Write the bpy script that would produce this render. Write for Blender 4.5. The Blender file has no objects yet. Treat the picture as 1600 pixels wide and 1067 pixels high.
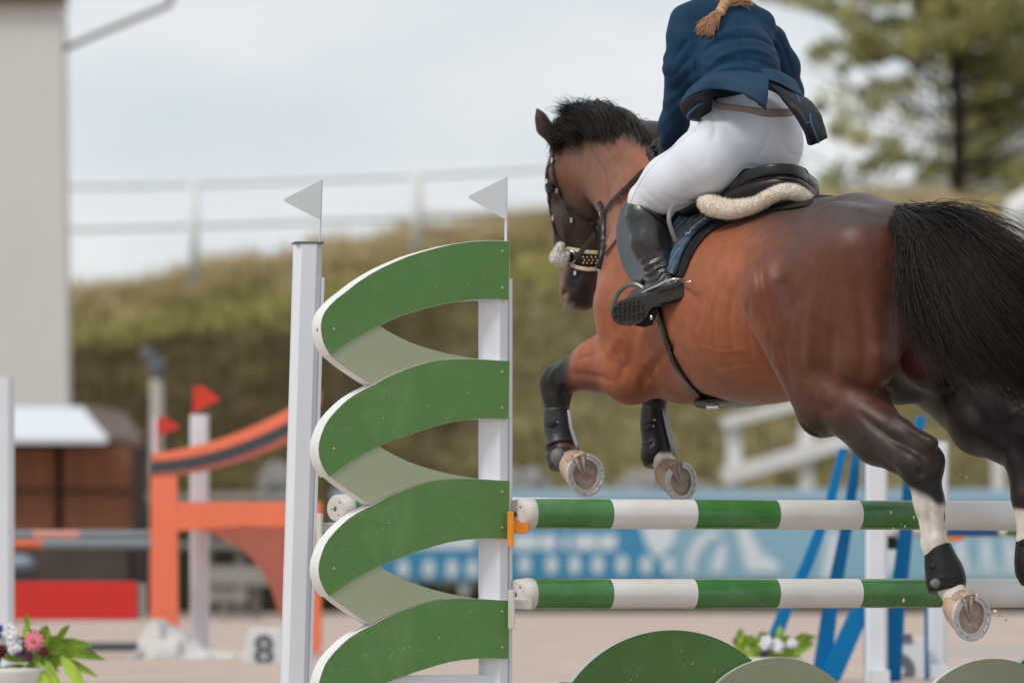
import bpy, math, random
import numpy as np
from mathutils import Vector, Matrix
from mathutils.bvhtree import BVHTree
from mathutils import geometry as mgeo
random.seed(7); RNG = np.random.default_rng(7)
SC = bpy.context.scene
COL = SC.collection
R = math.radians

# ------------------------------------------------------------------ camera
FPX = 8900.0; D0 = 18.94; CAMZ = 0.55; HY = 880.0
cd = bpy.data.cameras.new('camera'); cam = bpy.data.objects.new('camera', cd); COL.objects.link(cam)
cam.location = (0, -D0, CAMZ); cam.rotation_euler = (R(90), 0, 0)
cd.sensor_width = 36; cd.lens = FPX / 1600 * 36; cd.shift_y = (HY - 533.5) / 1600
cd.clip_start = 0.5; cd.clip_end = 3000
cd.dof.use_dof = True; cd.dof.focus_distance = D0 + 0.45; cd.dof.aperture_fstop = 2.9
SC.camera = cam

# ------------------------------------------------------------------ light
w = bpy.data.worlds.new('World'); SC.world = w; w.use_nodes = True
nt = w.node_tree; nt.nodes.clear()
def wn(t, **k):
    n = nt.nodes.new(t)
    for a, b in k.items(): setattr(n, a, b)
    return n
SUN_EL, SUN_AZ = 48, 150     # azimuth measured so that the sun stands behind and left of the camera
out = wn('ShaderNodeOutputWorld'); bg = wn('ShaderNodeBackground')
sky = wn('ShaderNodeTexSky', sky_type='NISHITA'); sky.sun_disc = False
sky.sun_elevation = R(SUN_EL); sky.sun_rotation = R(SUN_AZ + 65); sky.air_density = 1.0; sky.dust_density = 3.0
tc = wn('ShaderNodeTexCoord'); mp = wn('ShaderNodeMapping'); mp.inputs['Scale'].default_value = (1, 1, 3.2)
nz = wn('ShaderNodeTexNoise'); nz.inputs['Scale'].default_value = 9.0; nz.inputs['Detail'].default_value = 5; nz.inputs['Roughness'].default_value = .5
cr = wn('ShaderNodeValToRGB'); cr.color_ramp.elements[0].position = .33; cr.color_ramp.elements[1].position = .66
cr.color_ramp.elements[0].color = (6.5, 7.2, 7.8, 1); cr.color_ramp.elements[1].color = (8.3, 8.5, 8.6, 1)
mx = wn('ShaderNodeMix', data_type='RGBA'); mx.inputs[0].default_value = .9
L = nt.links.new
L(tc.outputs['Generated'], mp.inputs['Vector']); L(mp.outputs[0], nz.inputs['Vector']); L(nz.outputs['Fac'], cr.inputs[0])
L(sky.outputs[0], mx.inputs[6]); L(cr.outputs[0], mx.inputs[7]); L(mx.outputs[2], bg.inputs[0]); bg.inputs[1].default_value = .10
L(bg.outputs[0], out.inputs[0])
sl = bpy.data.lights.new('sun', 'SUN'); sl.energy = 1.95; sl.angle = R(14); sl.color = (1, .95, .88)
so = bpy.data.objects.new('sun', sl); COL.objects.link(so)
_a = R(SUN_AZ + 90)   # direction towards the sun in plan
sd = Vector((-.62, -.50, 0)).normalized() * math.cos(R(SUN_EL)) + Vector((0, 0, math.sin(R(SUN_EL))))
so.rotation_euler = sd.to_track_quat('Z', 'Y').to_euler()
sky.sun_rotation = math.atan2(sd.x, sd.y)
SC.view_settings.view_transform = 'Standard'; SC.view_settings.look = 'None'
SC.view_settings.exposure = 0.10; SC.view_settings.gamma = 1; SC.view_settings.use_curve_mapping = False

# ------------------------------------------------------------------ mapping
def P(px, py, Y=0.0):
    d = D0 + Y
    return np.array([(px - 800) * d / FPX, Y, CAMZ + (HY - py) * d / FPX])
def PD(px, py, D): return P(px, py, D - D0)
def Hf(f, l, z): return np.array([.739 - .5*f - .866*l, 1.0 + .866*f - .5*l, z])
FW = np.array([-.5, .866, 0]); LT = np.array([-.866, -.5, 0]); UP = np.array([0, 0, 1.0])

# ------------------------------------------------------------------ materials
def mat(name, col, rough=.6, spec=.35, metal=0, noise=0, nscale=8, col2=None, bump=0, bscale=60, attr=None, sheen=0, coat=0, detail=4, trans=0, dust=0, dustcol=(.5, .46, .38), dscale=14, stretch=None, objc=True, bdist=.01):
    m = bpy.data.materials.new(name); m.use_nodes = True; n = m.node_tree; b = n.nodes['Principled BSDF']
    b.inputs['Roughness'].default_value = rough; b.inputs['Specular IOR Level'].default_value = spec; b.inputs['Metallic'].default_value = metal
    b.inputs['Base Color'].default_value = (*col, 1)
    if sheen: b.inputs['Sheen Weight'].default_value = sheen; b.inputs['Sheen Roughness'].default_value = .45
    if coat: b.inputs['Coat Weight'].default_value = coat; b.inputs['Coat Roughness'].default_value = .15
    if trans: b.inputs['Subsurface Weight'].default_value = trans; b.inputs['Subsurface Radius'].default_value = (.02, .02, .01)
    t = n.nodes.new('ShaderNodeTexCoord'); mpn = n.nodes.new('ShaderNodeMapping')
    if stretch: mpn.inputs['Scale'].default_value = stretch
    n.links.new(t.outputs['Object'], mpn.inputs[0])
    src = None
    if attr:
        a = n.nodes.new('ShaderNodeAttribute'); a.attribute_name = attr; src = a.outputs['Color']
    if noise or col2:
        z = n.nodes.new('ShaderNodeTexNoise'); z.inputs['Scale'].default_value = nscale; z.inputs['Detail'].default_value = detail; z.inputs['Roughness'].default_value = .6
        n.links.new(mpn.outputs[0], z.inputs['Vector'])
        mr = n.nodes.new('ShaderNodeMapRange'); mr.inputs[1].default_value = .32; mr.inputs[2].default_value = .68
        n.links.new(z.outputs['Fac'], mr.inputs[0])
        x = n.nodes.new('ShaderNodeMix'); x.data_type = 'RGBA'; n.links.new(mr.outputs[0], x.inputs[0])
        if src is not None:
            x.blend_type = 'MULTIPLY'; x.inputs[0].default_value = 1
            c2 = n.nodes.new('ShaderNodeMix'); c2.data_type = 'RGBA'; n.links.new(mr.outputs[0], c2.inputs[0])
            lo = 1 - noise; c2.inputs[6].default_value = (lo, lo, lo, 1); c2.inputs[7].default_value = (1 + noise*.3,)*3 + (1,)
            n.links.remove(x.inputs[0].links[0]); n.links.new(src, x.inputs[6]); n.links.new(c2.outputs[2], x.inputs[7])
        else:
            x.inputs[6].default_value = (*(col2 if col2 else [c*(1-noise) for c in col]), 1); x.inputs[7].default_value = (*col, 1)
        src = x.outputs[2]
    if dust:
        zs = []
        for sc_, det, lo_, hi_ in ((dscale, 8, .56, .80), (dscale*.22, 6, .50, .85)):
            z3 = n.nodes.new('ShaderNodeTexNoise'); z3.inputs['Scale'].default_value = sc_; z3.inputs['Detail'].default_value = det; z3.inputs['Roughness'].default_value = .72; z3.inputs['Distortion'].default_value = .8
            n.links.new(mpn.outputs[0], z3.inputs['Vector']); m3 = n.nodes.new('ShaderNodeMapRange'); m3.inputs[1].default_value = lo_; m3.inputs[2].default_value = hi_; m3.inputs[4].default_value = dust
            n.links.new(z3.outputs['Fac'], m3.inputs[0]); zs.append(m3.outputs[0])
        ad = n.nodes.new('ShaderNodeMath'); ad.operation = 'ADD'; ad.use_clamp = True; n.links.new(zs[0], ad.inputs[0]); n.links.new(zs[1], ad.inputs[1])
        xd = n.nodes.new('ShaderNodeMix'); xd.data_type = 'RGBA'; n.links.new(ad.outputs[0], xd.inputs[0]); xd.inputs[7].default_value = (*dustcol, 1)
        if src is not None: n.links.new(src, xd.inputs[6])
        else: xd.inputs[6].default_value = (*col, 1)
        src = xd.outputs[2]
        rr__ = n.nodes.new('ShaderNodeMapRange'); rr__.inputs[3].default_value = rough; rr__.inputs[4].default_value = min(1, rough+.5); n.links.new(ad.outputs[0], rr__.inputs[0]); n.links.new(rr__.outputs[0], b.inputs['Roughness'])
    if src is not None: n.links.new(src, b.inputs['Base Color'])
    if bump:
        z2 = n.nodes.new('ShaderNodeTexNoise'); z2.inputs['Scale'].default_value = bscale; z2.inputs['Detail'].default_value = 4
        n.links.new(mpn.outputs[0], z2.inputs['Vector'])
        bp = n.nodes.new('ShaderNodeBump'); bp.inputs['Strength'].default_value = bump; bp.inputs['Distance'].default_value = bdist
        n.links.new(z2.outputs['Fac'], bp.inputs['Height']); n.links.new(bp.outputs[0], b.inputs['Normal'])
    return m

# ------------------------------------------------------------------ objects
ORG = {}
def tagit(o, label=None, cat=None, group=None, kind=None):
    if label: o['label'] = label
    if cat: o['category'] = cat
    if group: o['group'] = group
    if kind: o['kind'] = kind
    return o
def thing(name, label, cat, loc=(0, 0, 0), group=None):
    o = bpy.data.objects.new(name, None); COL.objects.link(o); o.location = loc; o.empty_display_size = .1
    ORG[o.name] = np.array(loc, float); return tagit(o, label, cat, group)
class MB:
    def __init__(s): s.v = []; s.f = []; s.m = []; s.n = 0
    def add(s, v, f, mi=0):
        v = np.asarray(v, float); s.v.append(v)
        s.f += [tuple(i + s.n for i in q) for q in f]; s.m += [mi]*len(f); s.n += len(v); return s
    def quadbox(s, p, mi=0):   # 8 points
        return s.add(p, [(0,3,2,1),(4,5,6,7),(0,1,5,4),(1,2,6,5),(2,3,7,6),(3,0,4,7)], mi)
    def box(s, c, size, ax=None, mi=0):
        c = np.asarray(c, float); A = np.eye(3) if ax is None else np.asarray(ax, float)
        h = np.asarray(size, float)/2
        p = [c + A[0]*x*h[0] + A[1]*y*h[1] + A[2]*z*h[2] for z in (-1, 1) for x, y in ((-1,-1),(1,-1),(1,1),(-1,1))]
        return s.quadbox(p, mi)
    def bar(s, a, b, w, t, up=(0,0,1), mi=0):   # rectangular bar from a to b; w across, t along up-ish
        a = np.asarray(a, float); b = np.asarray(b, float); d = b-a; Ln = np.linalg.norm(d); d /= Ln
        sd_ = np.cross(d, up); sd_ /= np.linalg.norm(sd_)+1e-9; u = np.cross(sd_, d)
        return s.box((a+b)/2, (Ln, w, t), (d, sd_, u), mi)
    def tube(s, pts, r, seg=10, mi=0, cap=True, flat=None, nrm=None):
        pts = [np.asarray(p, float) for p in pts]; n = len(pts); r = [r]*n if np.isscalar(r) else list(r)
        vs = []; up = np.array([0, 0, 1.0])
        for i in range(n):
            t = pts[min(i+1, n-1)] - pts[max(i-1, 0)]; t = t/(np.linalg.norm(t)+1e-12)
            u = np.asarray(nrm[i], float) if nrm is not None else (up if abs(t[2]) < .9 else np.array([0, 1.0, 0]))
            a = np.cross(t, u); a /= np.linalg.norm(a)+1e-12; b = np.cross(a, t)
            fl = 1.0 if flat is None else flat
            for k in range(seg):
                th = 2*math.pi*k/seg
                ca, sa = math.cos(th), math.sin(th)
                if flat is not None:   # superellipse, a strap
                    ca = math.copysign(abs(ca)**.5, ca); sa = math.copysign(abs(sa)**.7, sa)
                vs.append(pts[i] + a*r[i]*ca + b*r[i]*fl*sa)
        fs = [(i*seg+k, i*seg+(k+1) % seg, (i+1)*seg+(k+1) % seg, (i+1)*seg+k) for i in range(n-1) for k in range(seg)]
        if cap: fs += [tuple(range(seg))[::-1], tuple(range((n-1)*seg, n*seg))]
        return s.add(vs, fs, mi)
    def ell(s, c, r, ax=None, seg=16, rings=10, mi=0):
        A = np.eye(3) if ax is None else np.asarray(ax, float); c = np.asarray(c, float); vs = [c - A[2]*r[2]]
        for i in range(1, rings):
            ph = -math.pi/2 + math.pi*i/rings
            for k in range(seg):
                th = 2*math.pi*k/seg
                vs.append(c + A[0]*r[0]*math.cos(ph)*math.cos(th) + A[1]*r[1]*math.cos(ph)*math.sin(th) + A[2]*r[2]*math.sin(ph))
        vs.append(c + A[2]*r[2]); fs = []
        for k in range(seg): fs.append((0, 1+(k+1) % seg, 1+k))
        for i in range(rings-2):
            for k in range(seg):
                a = 1+i*seg+k; b = 1+i*seg+(k+1) % seg; fs.append((a, b, b+seg, a+seg))
        t = len(vs)-1
        for k in range(seg): fs.append((t, 1+(rings-2)*seg+k, 1+(rings-2)*seg+(k+1) % seg))
        return s.add(vs, fs, mi)
    def prism(s, outline, off, mi=0, mside=None):
        # outline: list of 3D points (planar), off: extrusion vector
        o = [np.asarray(p, float) for p in outline]; n = len(o); off = np.asarray(off, float)
        tri = mgeo.tessellate_polygon([[Vector(p) for p in o]])
        vs = o + [p+off for p in o]
        s.add(vs, [tuple(t) for t in tri], mi)
        s.add(vs, [tuple(i+n for i in t)[::-1] for t in tri], mi if mside is None else mside)
        s.add(vs, [(i, (i+1) % n, (i+1) % n+n, i+n) for i in range(n)], mi if mside is None else mside)
        return s
    def build(s, name, mats, parent=None, base=None, smooth=False, bevel=0, subsurf=0, angle=None):
        v = np.concatenate(s.v) if s.v else np.zeros((0, 3))
        if parent is not None:
            po = ORG[parent.name]
        org = np.array(base, float) if base is not None else (po if parent is not None else np.zeros(3))
        me = bpy.data.meshes.new(name); me.from_pydata((v-org).tolist(), [], s.f)
        mats = mats if isinstance(mats, (list, tuple)) else [mats]
        for m in mats: me.materials.append(m)
        if len(mats) > 1: me.polygons.foreach_set('material_index', s.m)
        me.update()
        import bmesh
        bm = bmesh.new(); bm.from_mesh(me)
        bmesh.ops.remove_doubles(bm, verts=bm.verts, dist=1e-6)
        bmesh.ops.recalc_face_normals(bm, faces=bm.faces); bm.to_mesh(me); bm.free()
        if smooth: me.polygons.foreach_set('use_smooth', [True]*len(me.polygons))
        if angle: me.polygons.foreach_set('use_smooth', [True]*len(me.polygons)); me.set_sharp_from_angle(angle=R(angle))
        o = bpy.data.objects.new(name, me); COL.objects.link(o)
        if parent is not None:
            o.parent = parent; o.location = org - po
        else: o.location = org
        ORG[o.name] = org
        if bevel:
            md = o.modifiers.new('bevel', 'BEVEL'); md.width = bevel; md.segments = 2; md.limit_method = 'ANGLE'
        if subsurf:
            md = o.modifiers.new('sub', 'SUBSURF'); md.levels = subsurf; md.render_levels = subsurf
        return o
def fastmesh(name, V, Q, m, parent=None, smooth=True, cols=None, base=None):
    """V (n,3) float, Q (k,3|4) int"""
    V = np.asarray(V, np.float32); Q = np.asarray(Q, np.int32)
    po = ORG[parent.name] if parent is not None else np.zeros(3)
    org = np.array(base, float) if base is not None else (po if parent is not None else np.zeros(3))
    me = bpy.data.meshes.new(name); k = Q.shape[1]
    me.vertices.add(len(V)); me.vertices.foreach_set('co', (V-org).astype(np.float32).ravel())
    me.loops.add(Q.size); me.loops.foreach_set('vertex_index', Q.ravel())
    me.polygons.add(len(Q)); me.polygons.foreach_set('loop_start', np.arange(0, Q.size, k, dtype=np.int32))
    me.update(calc_edges=True)
    me.polygons.foreach_set('use_smooth', [smooth]*len(Q))
    if cols is not None:
        ca = me.color_attributes.new('Col', 'FLOAT_COLOR', 'POINT')
        ca.data.foreach_set('color', np.concatenate([cols, np.ones((len(V), 1))], 1).astype(np.float32).ravel())
    for mm in (m if isinstance(m, (list, tuple)) else [m]): me.materials.append(mm)
    me.validate()
    o = bpy.data.objects.new(name, me); COL.objects.link(o)
    if parent is not None: o.parent = parent; o.location = org-po
    else: o.location = org
    ORG[o.name] = org
    return o
def catmull(pts, n=8):
    p = [np.asarray(q, float) for q in pts]; p = [2*p[0]-p[1]] + p + [2*p[-1]-p[-2]]; o = []
    for i in range(1, len(p)-2):
        for k in range(n):
            t = k/n; a, b, c, d = p[i-1], p[i], p[i+1], p[i+2]
            o.append(.5*((2*b)+(c-a)*t+(2*a-5*b+4*c-d)*t*t+(3*b-a-3*c+d)*t**3))
    o.append(p[-2]); return o

# ------------------------------------------------------------------ signed distance sculpting
class SDF:
    def __init__(s): s.p = []
    def C(s, a, b, ra, rb, k=.05, sub=False):
        a = np.asarray(a, float); b = np.asarray(b, float); m = max(ra, rb)
        s.p.append(('c', a, b, ra, rb, k, np.minimum(a, b)-m, np.maximum(a, b)+m, sub)); return s
    def chain(s, pts, rs, k=.05):
        for i in range(len(pts)-1): s.C(pts[i], pts[i+1], rs[i], rs[i+1], k)
        return s
    def E(s, c, r, ax=None, k=.05, sub=False):
        c = np.asarray(c, float); A = np.eye(3) if ax is None else np.asarray(ax, float)
        m = max(r); s.p.append(('e', c, A, np.asarray(r, float), None, k, c-m, c+m, sub)); return s
    def mesh(s, vox, warp=None):
        lo = np.min([p[6] for p in s.p], 0)-.04; hi = np.max([p[7] for p in s.p], 0)+.04
        n = np.ceil((hi-lo)/vox).astype(int)+1
        F = np.full(n, .5, np.float32); ax = [lo[i]+vox*np.arange(n[i]) for i in range(3)]
        for t, a, b, c, d, k, l, h, sub in s.p:
            mg = k + .03
            i0 = np.clip(((l-mg-lo)/vox).astype(int), 0, n-1); i1 = np.clip(((h+mg-lo)/vox).astype(int)+2, 1, n)
            sl_ = tuple(slice(i0[i], i1[i]) for i in range(3))
            X, Y, Z = np.meshgrid(*[ax[i][sl_[i]].astype(np.float32) for i in range(3)], indexing='ij', sparse=True)
            if t == 'c':
                ab = b-a; L2 = max((ab**2).sum(), 1e-12)
                tt = np.clip(((X-a[0])*ab[0]+(Y-a[1])*ab[1]+(Z-a[2])*ab[2])/L2, 0, 1)
                g = np.sqrt((X-a[0]-tt*ab[0])**2+(Y-a[1]-tt*ab[1])**2+(Z-a[2]-tt*ab[2])**2) - (c+(d-c)*tt)
            else:
                q = [((X-a[0])*b[i][0]+(Y-a[1])*b[i][1]+(Z-a[2])*b[i][2]) for i in range(3)]
                k0 = np.sqrt(sum((q[i]/c[i])**2 for i in range(3))); k1 = np.sqrt(sum((q[i]/c[i]**2)**2 for i in range(3)))+1e-9
                g = k0*(k0-1)/k1
            f = F[sl_]
            if sub:
                g = -g; hh = np.maximum(k-np.abs(f-g), 0)/k; F[sl_] = np.maximum(f, g)+hh*hh*k*.25
            else:
                hh = np.maximum(k-np.abs(f-g), 0)/k; F[sl_] = np.minimum(f, g)-hh*hh*k*.25
        return nets(F, lo, vox)
def nets(F, lo, vox):
    S = F < 0
    nx, ny, nz_ = F.shape; cs = (nx-1, ny-1, nz_-1)
    cnt = np.zeros(cs, np.uint8)
    for dx in (0, 1):
        for dy in (0, 1):
            for dz in (0, 1): cnt += S[dx:nx-1+dx, dy:ny-1+dy, dz:nz_-1+dz]
    act = (cnt > 0) & (cnt < 8); idx = np.full(cs, -1, np.int32); I = np.argwhere(act); idx[act] = np.arange(len(I))
    acc = np.zeros((len(I), 3)); num = np.zeros(len(I))
    cor = [(a, b, c) for a in (0, 1) for b in (0, 1) for c in (0, 1)]
    for u in cor:
        for ax_ in range(3):
            if u[ax_]: continue
            v = list(u); v[ax_] = 1
            fa = F[I[:,0]+u[0], I[:,1]+u[1], I[:,2]+u[2]]; fb = F[I[:,0]+v[0], I[:,1]+v[1], I[:,2]+v[2]]
            m = (fa < 0) != (fb < 0); t = np.where(m, fa/(fa-fb+1e-12), 0)
            p = np.array(u, float)[None, :].repeat(len(I), 0); p[:, ax_] = t
            acc[m] += p[m]; num[m] += 1
    V = lo + vox*(I + acc/num[:, None]); Q = []
    # x edges
    for ax_ in range(3):
        o1, o2 = [(1, 2), (2, 0), (0, 1)][ax_]
        sl0 = [slice(None)]*3; sl1 = [slice(None)]*3
        sl0[ax_] = slice(0, -1); sl1[ax_] = slice(1, None)
        A = S[tuple(sl0)]; B = S[tuple(sl1)]; E = np.argwhere(A != B)
        ok = (E[:, o1] > 0) & (E[:, o2] > 0) & (E[:, o1] < F.shape[o1]-1) & (E[:, o2] < F.shape[o2]-1); E = E[ok]
        flip = A[E[:,0], E[:,1], E[:,2]]
        e1 = np.zeros(3, int); e1[o1] = 1; e2 = np.zeros(3, int); e2[o2] = 1
        g = [idx[tuple((E-d).T)] for d in (e1+e2, e2, 0*e1, e1)]
        q = np.stack(g, 1); q = np.where(flip[:, None], q, q[:, ::-1]); Q.append(q)
    Q = np.concatenate(Q); Q = Q[(Q >= 0).all(1)]
    # two passes of gentle smoothing
    return V, Q
def relax(V, Q, it=2, lam=.5):
    n = len(V); e = np.concatenate([Q[:, [0, 1]], Q[:, [1, 2]], Q[:, [2, 3]], Q[:, [3, 0]]])
    for i in range(it*2):
        s_ = np.zeros((n, 3)); c = np.bincount(e[:, 0], minlength=n)
        for a in range(3): s_[:, a] = np.bincount(e[:, 0], weights=V[e[:, 1], a], minlength=n)
        c = np.maximum(c, 1)
        V = V + (lam if i % 2 == 0 else -lam*1.03)*(s_/c[:, None]-V)
    return V
def bvh_of(V, Q): return BVHTree.FromPolygons([Vector(v) for v in V.tolist()], [tuple(q) for q in Q.tolist()])
CAMP = Vector((0, -D0, CAMZ))
def vnoise(p, s, seed=0):
    """cheap smooth noise on points (n,3) in -1..1"""
    q = np.asarray(p)*s; r = np.random.default_rng(seed); o = np.zeros(len(q))
    for i in range(7):
        d = r.normal(size=3); d /= np.linalg.norm(d); f_ = 1+1.3*i*.5; o += np.sin((q@d)*f_*2+r.uniform(0, 6.28)+1.3*np.sin(q@r.normal(size=3)))/7**.5*.8
    return np.clip(o, -1, 1)
def vnormals(V, Q):
    fn = np.cross(V[Q[:, 2]]-V[Q[:, 0]], V[Q[:, 3]]-V[Q[:, 1]]); n = np.zeros_like(V)
    for k in range(4):
        for a in range(3): n[:, a] += np.bincount(Q[:, k], weights=fn[:, a], minlength=len(V))
    return n/(np.linalg.norm(n, axis=1)[:, None]+1e-12)
def sculpt(V, Q, bv, lines):
    """grooves (negative) and ridges (positive, metres) along polylines drawn on the surface: (points, height, width)"""
    N = vnormals(V, Q); D_ = np.zeros(len(V))
    for pts, h, wd in lines:
        q = []
        for p in catmull([np.array(p, float) for p in pts], 5):
            d = (Vector(P(p[0], p[1], 0))-CAMP).normalized(); r_ = bv.ray_cast(CAMP, d)
            if r_[0] is not None: q.append(np.array(r_[0]))
        if len(q) < 2: continue
        q = np.array(q); lo = q.min(0)-3*wd; hi = q.max(0)+3*wd; m = np.where(((V > lo) & (V < hi)).all(1))[0]; X_ = V[m]; dm = np.full(len(m), 9.0); tm = np.zeros(len(m))
        for i in range(len(q)-1):
            ab = q[i+1]-q[i]
            if ab@ab > .01: continue
            t = np.clip(((X_-q[i])@ab)/(ab@ab+1e-12), 0, 1); dd = np.linalg.norm(X_-q[i]-t[:, None]*ab, axis=1); c_ = dd < dm; dm[c_] = dd[c_]; tm[c_] = (i+t[c_])/(len(q)-1)
        fade = np.clip(np.minimum(tm, 1-tm)*5, .05, 1)
        D_[m] += h*fade*np.exp(-(dm/wd)**2)
    return V+N*D_[:, None]
def sstep(a, b, x): t = np.clip((x-a)/(b-a), 0, 1); return t*t*(3-2*t)
# ================================================================== horse
def ax_dir(d, up=(0, 0, 1)):
    d = np.asarray(d, float); d = d/np.linalg.norm(d); s_ = np.cross(up, d); s_ /= np.linalg.norm(s_); return np.array([d, s_, np.cross(d, s_)])
HAX = np.array([FW, LT, UP])
def pitch(a):
    c, s_ = math.cos(R(a)), math.sin(R(a)); return np.array([FW*c+UP*s_, LT, -FW*s_+UP*c])
hs = SDF()
# trunk
hs.E(Hf(.2, 0, 1.47), (.42, .265, .36), HAX, .08)
hs.E(Hf(-.25, 0, 1.435), (.52, .335, .335), HAX, .08)
hs.E(Hf(-.60, 0, 1.49), (.42, .285, .275), HAX, .08)
hs.chain([Hf(.5, 0, 1.78), Hf(.3, 0, 1.82), Hf(0, 0, 1.72), Hf(-.5, 0, 1.71), Hf(-.85, 0, 1.71)], [.09, .07, .07, .06, .06], .12)
hs.E(Hf(-.90, 0, 1.53), (.36, .28, .235), HAX, .08)
hs.chain([Hf(-.85, 0, 1.70), Hf(-1.08, 0, 1.66), Hf(-1.2, 0, 1.58)], [.06, .055, .06], .08)
for s_ in (1, -1):
    hs.E(Hf(-.92, .15*s_, 1.42), (.23, .145, .34), pitch(12), .05)
    hs.E(Hf(-.655, .225*s_, 1.595), (.07, .045, .05), HAX, .07)
    hs.C(Hf(-1.08, .13*s_, 1.58), Hf(-1.10, .13*s_, 1.24), .14, .115, .06)
    hs.E(Hf(.36, .15*s_, 1.46), (.17, .105, .30), pitch(-8), .06)
hs.E(Hf(.50, 0, 1.45), (.14, .16, .24), HAX, .08)
# left hind leg
hs.C(Hf(-.72, .21, 1.46), P(1292, 622, .17), .15, .115, .03)
hs.C(P(1292, 622, .17), P(1283, 650, .16), .115, .07, .04)
hs.chain([P(1325, 620, .10), P(1373, 682, -.02), P(1432, 725, -.19)], [.130, .089, .060], .04)
hs.chain([P(1345, 640, 0), P(1405, 672, -.13), P(1455, 692, -.25)], [.07, .034, .024], .04)       # Achilles tendon
hs.E(P(1442, 722, -.20), (.062, .045, .075), ax_dir(P(1442, 780)-P(1430, 700)), .04)
hs.chain([P(1444, 745, -.2), P(1452, 785, -.2), P(1459, 850, -.2), P(1467, 885, -.2)], [.058, .046, .036, .036], .03)
hs.C(P(1478, 902, -.2), P(1475, 888, -.2), .047, .04, .03)
hs.chain([P(1478, 902, -.2), P(1496, 940, -.24)], [.045, .042], .03)
# right hind leg
hs.C(Hf(-.72, -.21, 1.46), P(1475, 595, .35), .15, .10, .03)
hs.chain([P(1490, 598, .30), P(1533, 662, .05), P(1597, 708, -.18)], [.135, .098, .064], .05)
hs.chain([P(1535, 610, .2), P(1600, 660, -.15), P(1628, 672, -.25)], [.06, .032, .026], .05)
hs.chain([P(1604, 728, -.2), P(1606, 775, -.22), P(1609, 850, -.22), P(1622, 900, -.22)], [.066, .05, .038, .045], .03)
hs.chain([P(1622, 900, -.22), P(1640, 935, -.26)], [.045, .042], .03)
# fore legs
hs.C(P(985, 480, 1.20), P(990, 585, 1.20), .13, .095, .05)
hs.E(P(985, 600, 1.17), (.055, .05, .065), None, .05)
hs.chain([P(978, 578, 1.22), P(935, 570, 1.32), P(875, 592, 1.47)], [.105, .088, .056], .04)
hs.E(P(868, 602, 1.47), (.058, .05, .062), None, .03)
hs.chain([P(870, 625, 1.46), P(871, 660, 1.45), P(880, 708, 1.42)], [.049, .040, .036], .03)
hs.chain([P(881, 712, 1.41), P(903, 733, 1.34)], [.043, .038], .03)
hs.chain([P(1075, 540, 1.45), P(1040, 585, 1.6), P(1022, 608, 1.72)], [.10, .07, .052], .05)
hs.chain([P(1021, 615, 1.72), P(1024, 660, 1.71), P(1030, 705, 1.69)], [.048, .040, .036], .03)
hs.chain([P(1031, 712, 1.68), P(1050, 740, 1.60)], [.043, .038], .03)
# neck
hs.chain([P(905, 195, 1.92), P(962, 203, 1.75), P(1030, 240, 1.5), Hf(.40, 0, 1.78)], [.055, .06, .07, .09], .10)
hs.chain([P(925, 262, 1.88), P(990, 300, 1.68), P(1012, 370, 1.50)], [.10, .125, .15], .08)
hs.chain([P(925, 225, 1.88), P(1000, 260, 1.60), Hf(.45, 0, 1.70)], [.09, .12, .13], .08)
hs.chain([P(1030, 245, 1.5), Hf(.42, 0, 1.90), Hf(.22, 0, 1.83), Hf(-.1, 0, 1.735)], [.06, .075, .07, .06], .14)
hs.chain([P(1005, 360, 1.55), P(990, 430, 1.45), P(990, 500, 1.45)], [.09, .10, .12], .07)
# head
hs.chain([P(901, 222, 1.95), P(898, 262, 1.94), P(905, 345, 1.96), P(909, 420, 1.97)], [.075, .082, .078, .058], .05)
hs.chain([P(879, 235, 1.98), P(878, 300, 1.99), P(885, 380, 2.0), P(890, 432, 2.0)], [.042, .043, .038, .036], .04)
hs.E(P(922, 305, 1.92), (.075, .08, .115), None, .04)
hs.chain([P(930, 330, 1.92), P(922, 400, 1.94), P(920, 440, 1.95)], [.05, .04, .045], .04)
hs.E(P(902, 452, 1.97), (.060, .075, .068), None, .04)
hs.E(P(893, 462, 1.99), (.040, .06, .042), None, .03)
hs.E(P(912, 472, 1.97), (.045, .05, .034), None, .025)
hs.E(P(884, 458, 1.925), (.010, .03, .020), None, .02, True)
hs.E(P(866, 293, 1.93), (.034, .04, .034), None, .03)
hs.chain([P(862, 275, 1.93), P(874, 268, 1.9)], [.02, .02], .03)
# ears
ea = np.array([P(840, 171, 1.90), P(851, 200, 1.92), P(872, 222, 1.93)])
hs.chain([ea[0], ea[0]*.5+ea[1]*.5, ea[1], ea[2]], [.007, .020, .028, .032], .02)
hs.C(P(846, 190, 1.86), P(857, 214, 1.87), .012, .018, .015, True)
hs.chain([P(934, 158, 2.0), P(930, 175, 2.0), P(915, 195, 1.98)], [.01, .03, .035], .02)
# dock
hs.chain([Hf(-1.15, 0, 1.68), P(1432, 346, -.08), P(1462, 352, -.2), P(1475, 380, -.25)], [.06, .045, .038, .03], .05)
# creases between the muscles

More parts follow.
